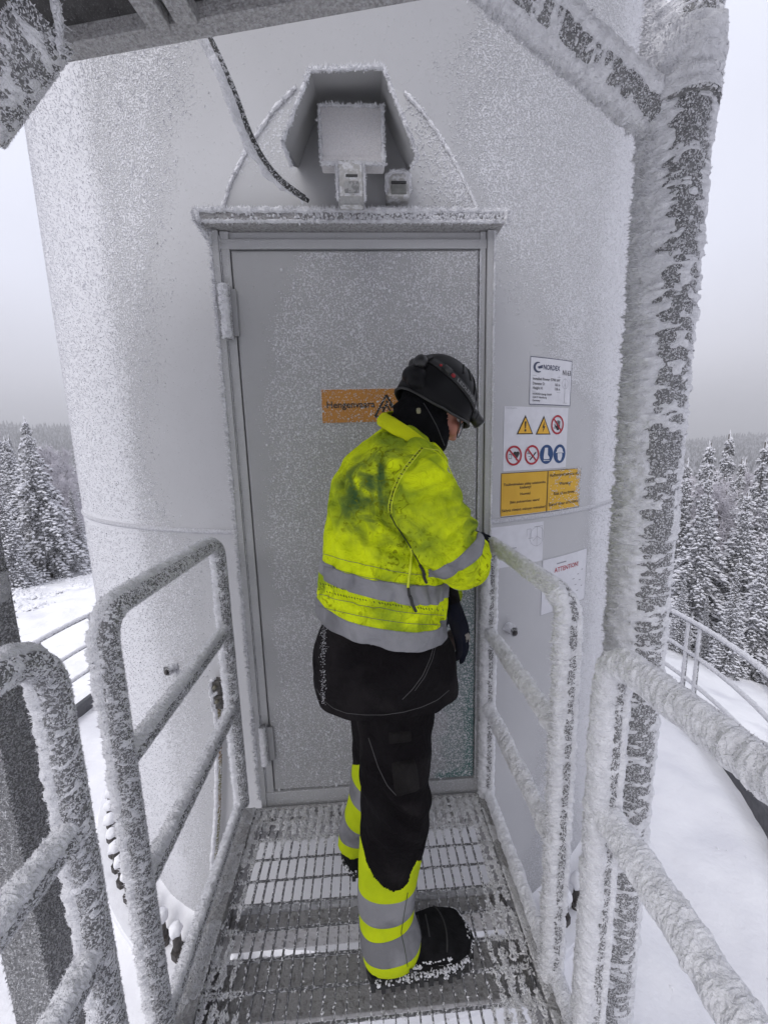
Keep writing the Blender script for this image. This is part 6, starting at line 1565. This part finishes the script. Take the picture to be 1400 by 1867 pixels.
# --- glasses
gl = thing('glasses', 'black rimmed glasses on the nose of the worker', 'glasses', tuple(hp(.105, .03, -.03)))
for sg in (1, -1):
    c = hp(.101, .042 * sg, -.047); ax1 = unit(HS * sg - HF * .75); ax2 = HU - HF * .1
    Pq = np.array([c + ax1 * (.026 * math.cos(a)) + ax2 * (.021 * math.sin(a)) for a in np.linspace(0, 2 * math.pi, 28)])
    rm = put('rim', tube_me('rim', Pq, .0017, 8), M_black, gl)
    Vq = np.vstack([Pq[:-1], [c + unit(np.cross(ax1, ax2)) * .0]]); n_ = 27
    gm_ = bpy.data.materials.get('glass_lens')
    if gm_ is None: gm_ = mat('glass_lens', (.55, .53, .58), (.48, .46, .52), rough=.08, scale=10); gm_.node_tree.nodes['Principled BSDF'].inputs['Alpha'].default_value = .55
    put('lens', fast_mesh('lens', Vq, [np.stack([np.arange(n_), (np.arange(n_) + 1) % n_, np.full(n_, n_)], 1)]), gm_, rm)
    put('temple', tube_me('temple', np.array([c + ax1 * .026, hp(.060, .080 * sg, -.018), hp(-.01, .083 * sg, -.006)]), .0021, 6), M_black, gl)
put('bridge', tube_me('bridge', np.array([hp(.116, .022, -.043), hp(.122, 0, -.040), hp(.116, -.022, -.043)]), .0016, 6), M_black, gl)

# --- gloved hands
M_glove = cloth('glove_navy', (.006, .007, .014), (.009, .010, .018), (.012, .012, .016), bump=.3)
M_palm = cloth('glove_palm', (.30, .28, .26), (.24, .22, .20), (.12, .11, .10), bump=.3)
def hand(name, wrist, d, back, side, curl, parent, L=.19, tips=None):
    """d: towards the fingertips, back: back of the hand, side: towards the thumb"""
    wrist = np.array(wrist, float); d = unit(d); back = unit(back - d * np.dot(back, d)); side = unit(np.cross(back, d)) * side
    parts = [loft(np.array([wrist - d * .03, wrist, wrist + d * .035, wrist + d * .075, wrist + d * .095]), np.array([side * v for v in (.030, .031, .042, .045, .040)]), np.array([back * v for v in (.026, .022, .018, .017, .013)]), seg=20, n=20, ex=2.3)]
    for k in range(4):
        o_ = wrist + d * (.088 + (.004, .010, .008, -.004)[k]) + side * (.031 - k * .0205); ln = L * (.40, .44, .41, .32)[k]; p = [o_ - d * .03]; dd = d.copy(); 
        for j, f_ in enumerate((.45, .30, .25)):
            a = curl[k] * (.55, .9, .7)[j]; dd = unit(dd * math.cos(a) - back * math.sin(a)); 
            if j == 0: p.append(o_)
            p.append(p[-1] + dd * ln * f_)
        parts.append(limb(p, [.0105, .0115, .0108, .0100, .0082], seg=12, n=18)); parts.append(ell(p[-1], (.0082,) * 3, dd, back, 8, 10))
    t0 = wrist + d * .025 + side * .036 - back * .004; td = unit(side * .75 + d * .62 - back * .3); t1 = t0 + td * .035; t2 = t1 + unit(td * .7 + d * .6 - back * .25) * .032; t3 = t2 + unit(td * .3 + d * .9 - back * .4) * .022
    parts.append(limb([t0 - side * .02, t0, t1, t2, t3], [.013, .0140, .0125, .011, .009], seg=12, n=18)); parts.append(ell(t3, (.009,) * 3, td, back, 8, 10))
    bm = remesh(parts, .0028, 2); wrinkle(bm, lambda co, no: .0007 * fbm(co, 90, 3, 2))
    o = put(name, bm_mesh(name, bm, M_glove), None, parent); 
    cf = limb([wrist - d * .055, wrist - d * .03, wrist - d * .002], [(.036, .031), (.036, .031), (.034, .028)], seg=20, n=8); put('cuff', fast_mesh('cuff', *cf, True), M_blk, o); return o, bm
gl1, gbm = hand('glove', at(824, 1102, 1.13), at(846, 1168, 1.09) - at(824, 1102, 1.13), np.array([.75, -.62, .25]), -1, (.35, .30, .35, .45), man, L=.175)
# pale palm reinforcement along the outer finger
gv = bvh_of(gbm)
patch('knuckle_patch', [(846, 1150), (856, 1152), (859, 1172), (850, 1176)], gv, M_palm, gl1, .0025, 6)
hand('glove', at(868, 1004, 1.31), np.array([.25, .55, .25]), np.array([-.1, -.5, .9]), 1, (.9, 1.0, 1.0, 1.0), man, L=.17)
# tan folded glove held in the hand
tg = remesh([limb([at(822, 1150, 1.16), at(826, 1172, 1.15), at(834, 1183, 1.14)], [(.012, .02), (.016, .024), (.010, .016)], seg=14, n=16)], .004, 2)
wrinkle(tg, lambda co, no: .003 * fbm(co, 60, 3, 2))
tt = put('tan_rag', bm_mesh('tan_rag', tg, mat('tan_cloth', (.22, .17, .15), (.10, .085, .075), rough=.9, scale=60, bump=.4)), None, None, label='small tan and dark cloth held below the jacket in the gloved hand', cat='cloth')
# ------------------------------------------------------------------ haze
hz = box_me('haze', (-700, -700, -40), (700, 700, 45))
hm = bpy.data.materials.new('haze'); hm.use_nodes = True; t = hm.node_tree; t.nodes.clear()
o_ = t.nodes.new('ShaderNodeOutputMaterial'); pv = t.nodes.new('ShaderNodeVolumePrincipled')
pv.inputs['Color'].default_value = (.96, .96, .985, 1); pv.inputs['Density'].default_value = .0040
t.links.new(pv.outputs[0], o_.inputs['Volume'])
put('haze', hz, hm, kind='stuff', label='thin winter haze filling the air over the hill', cat='haze')
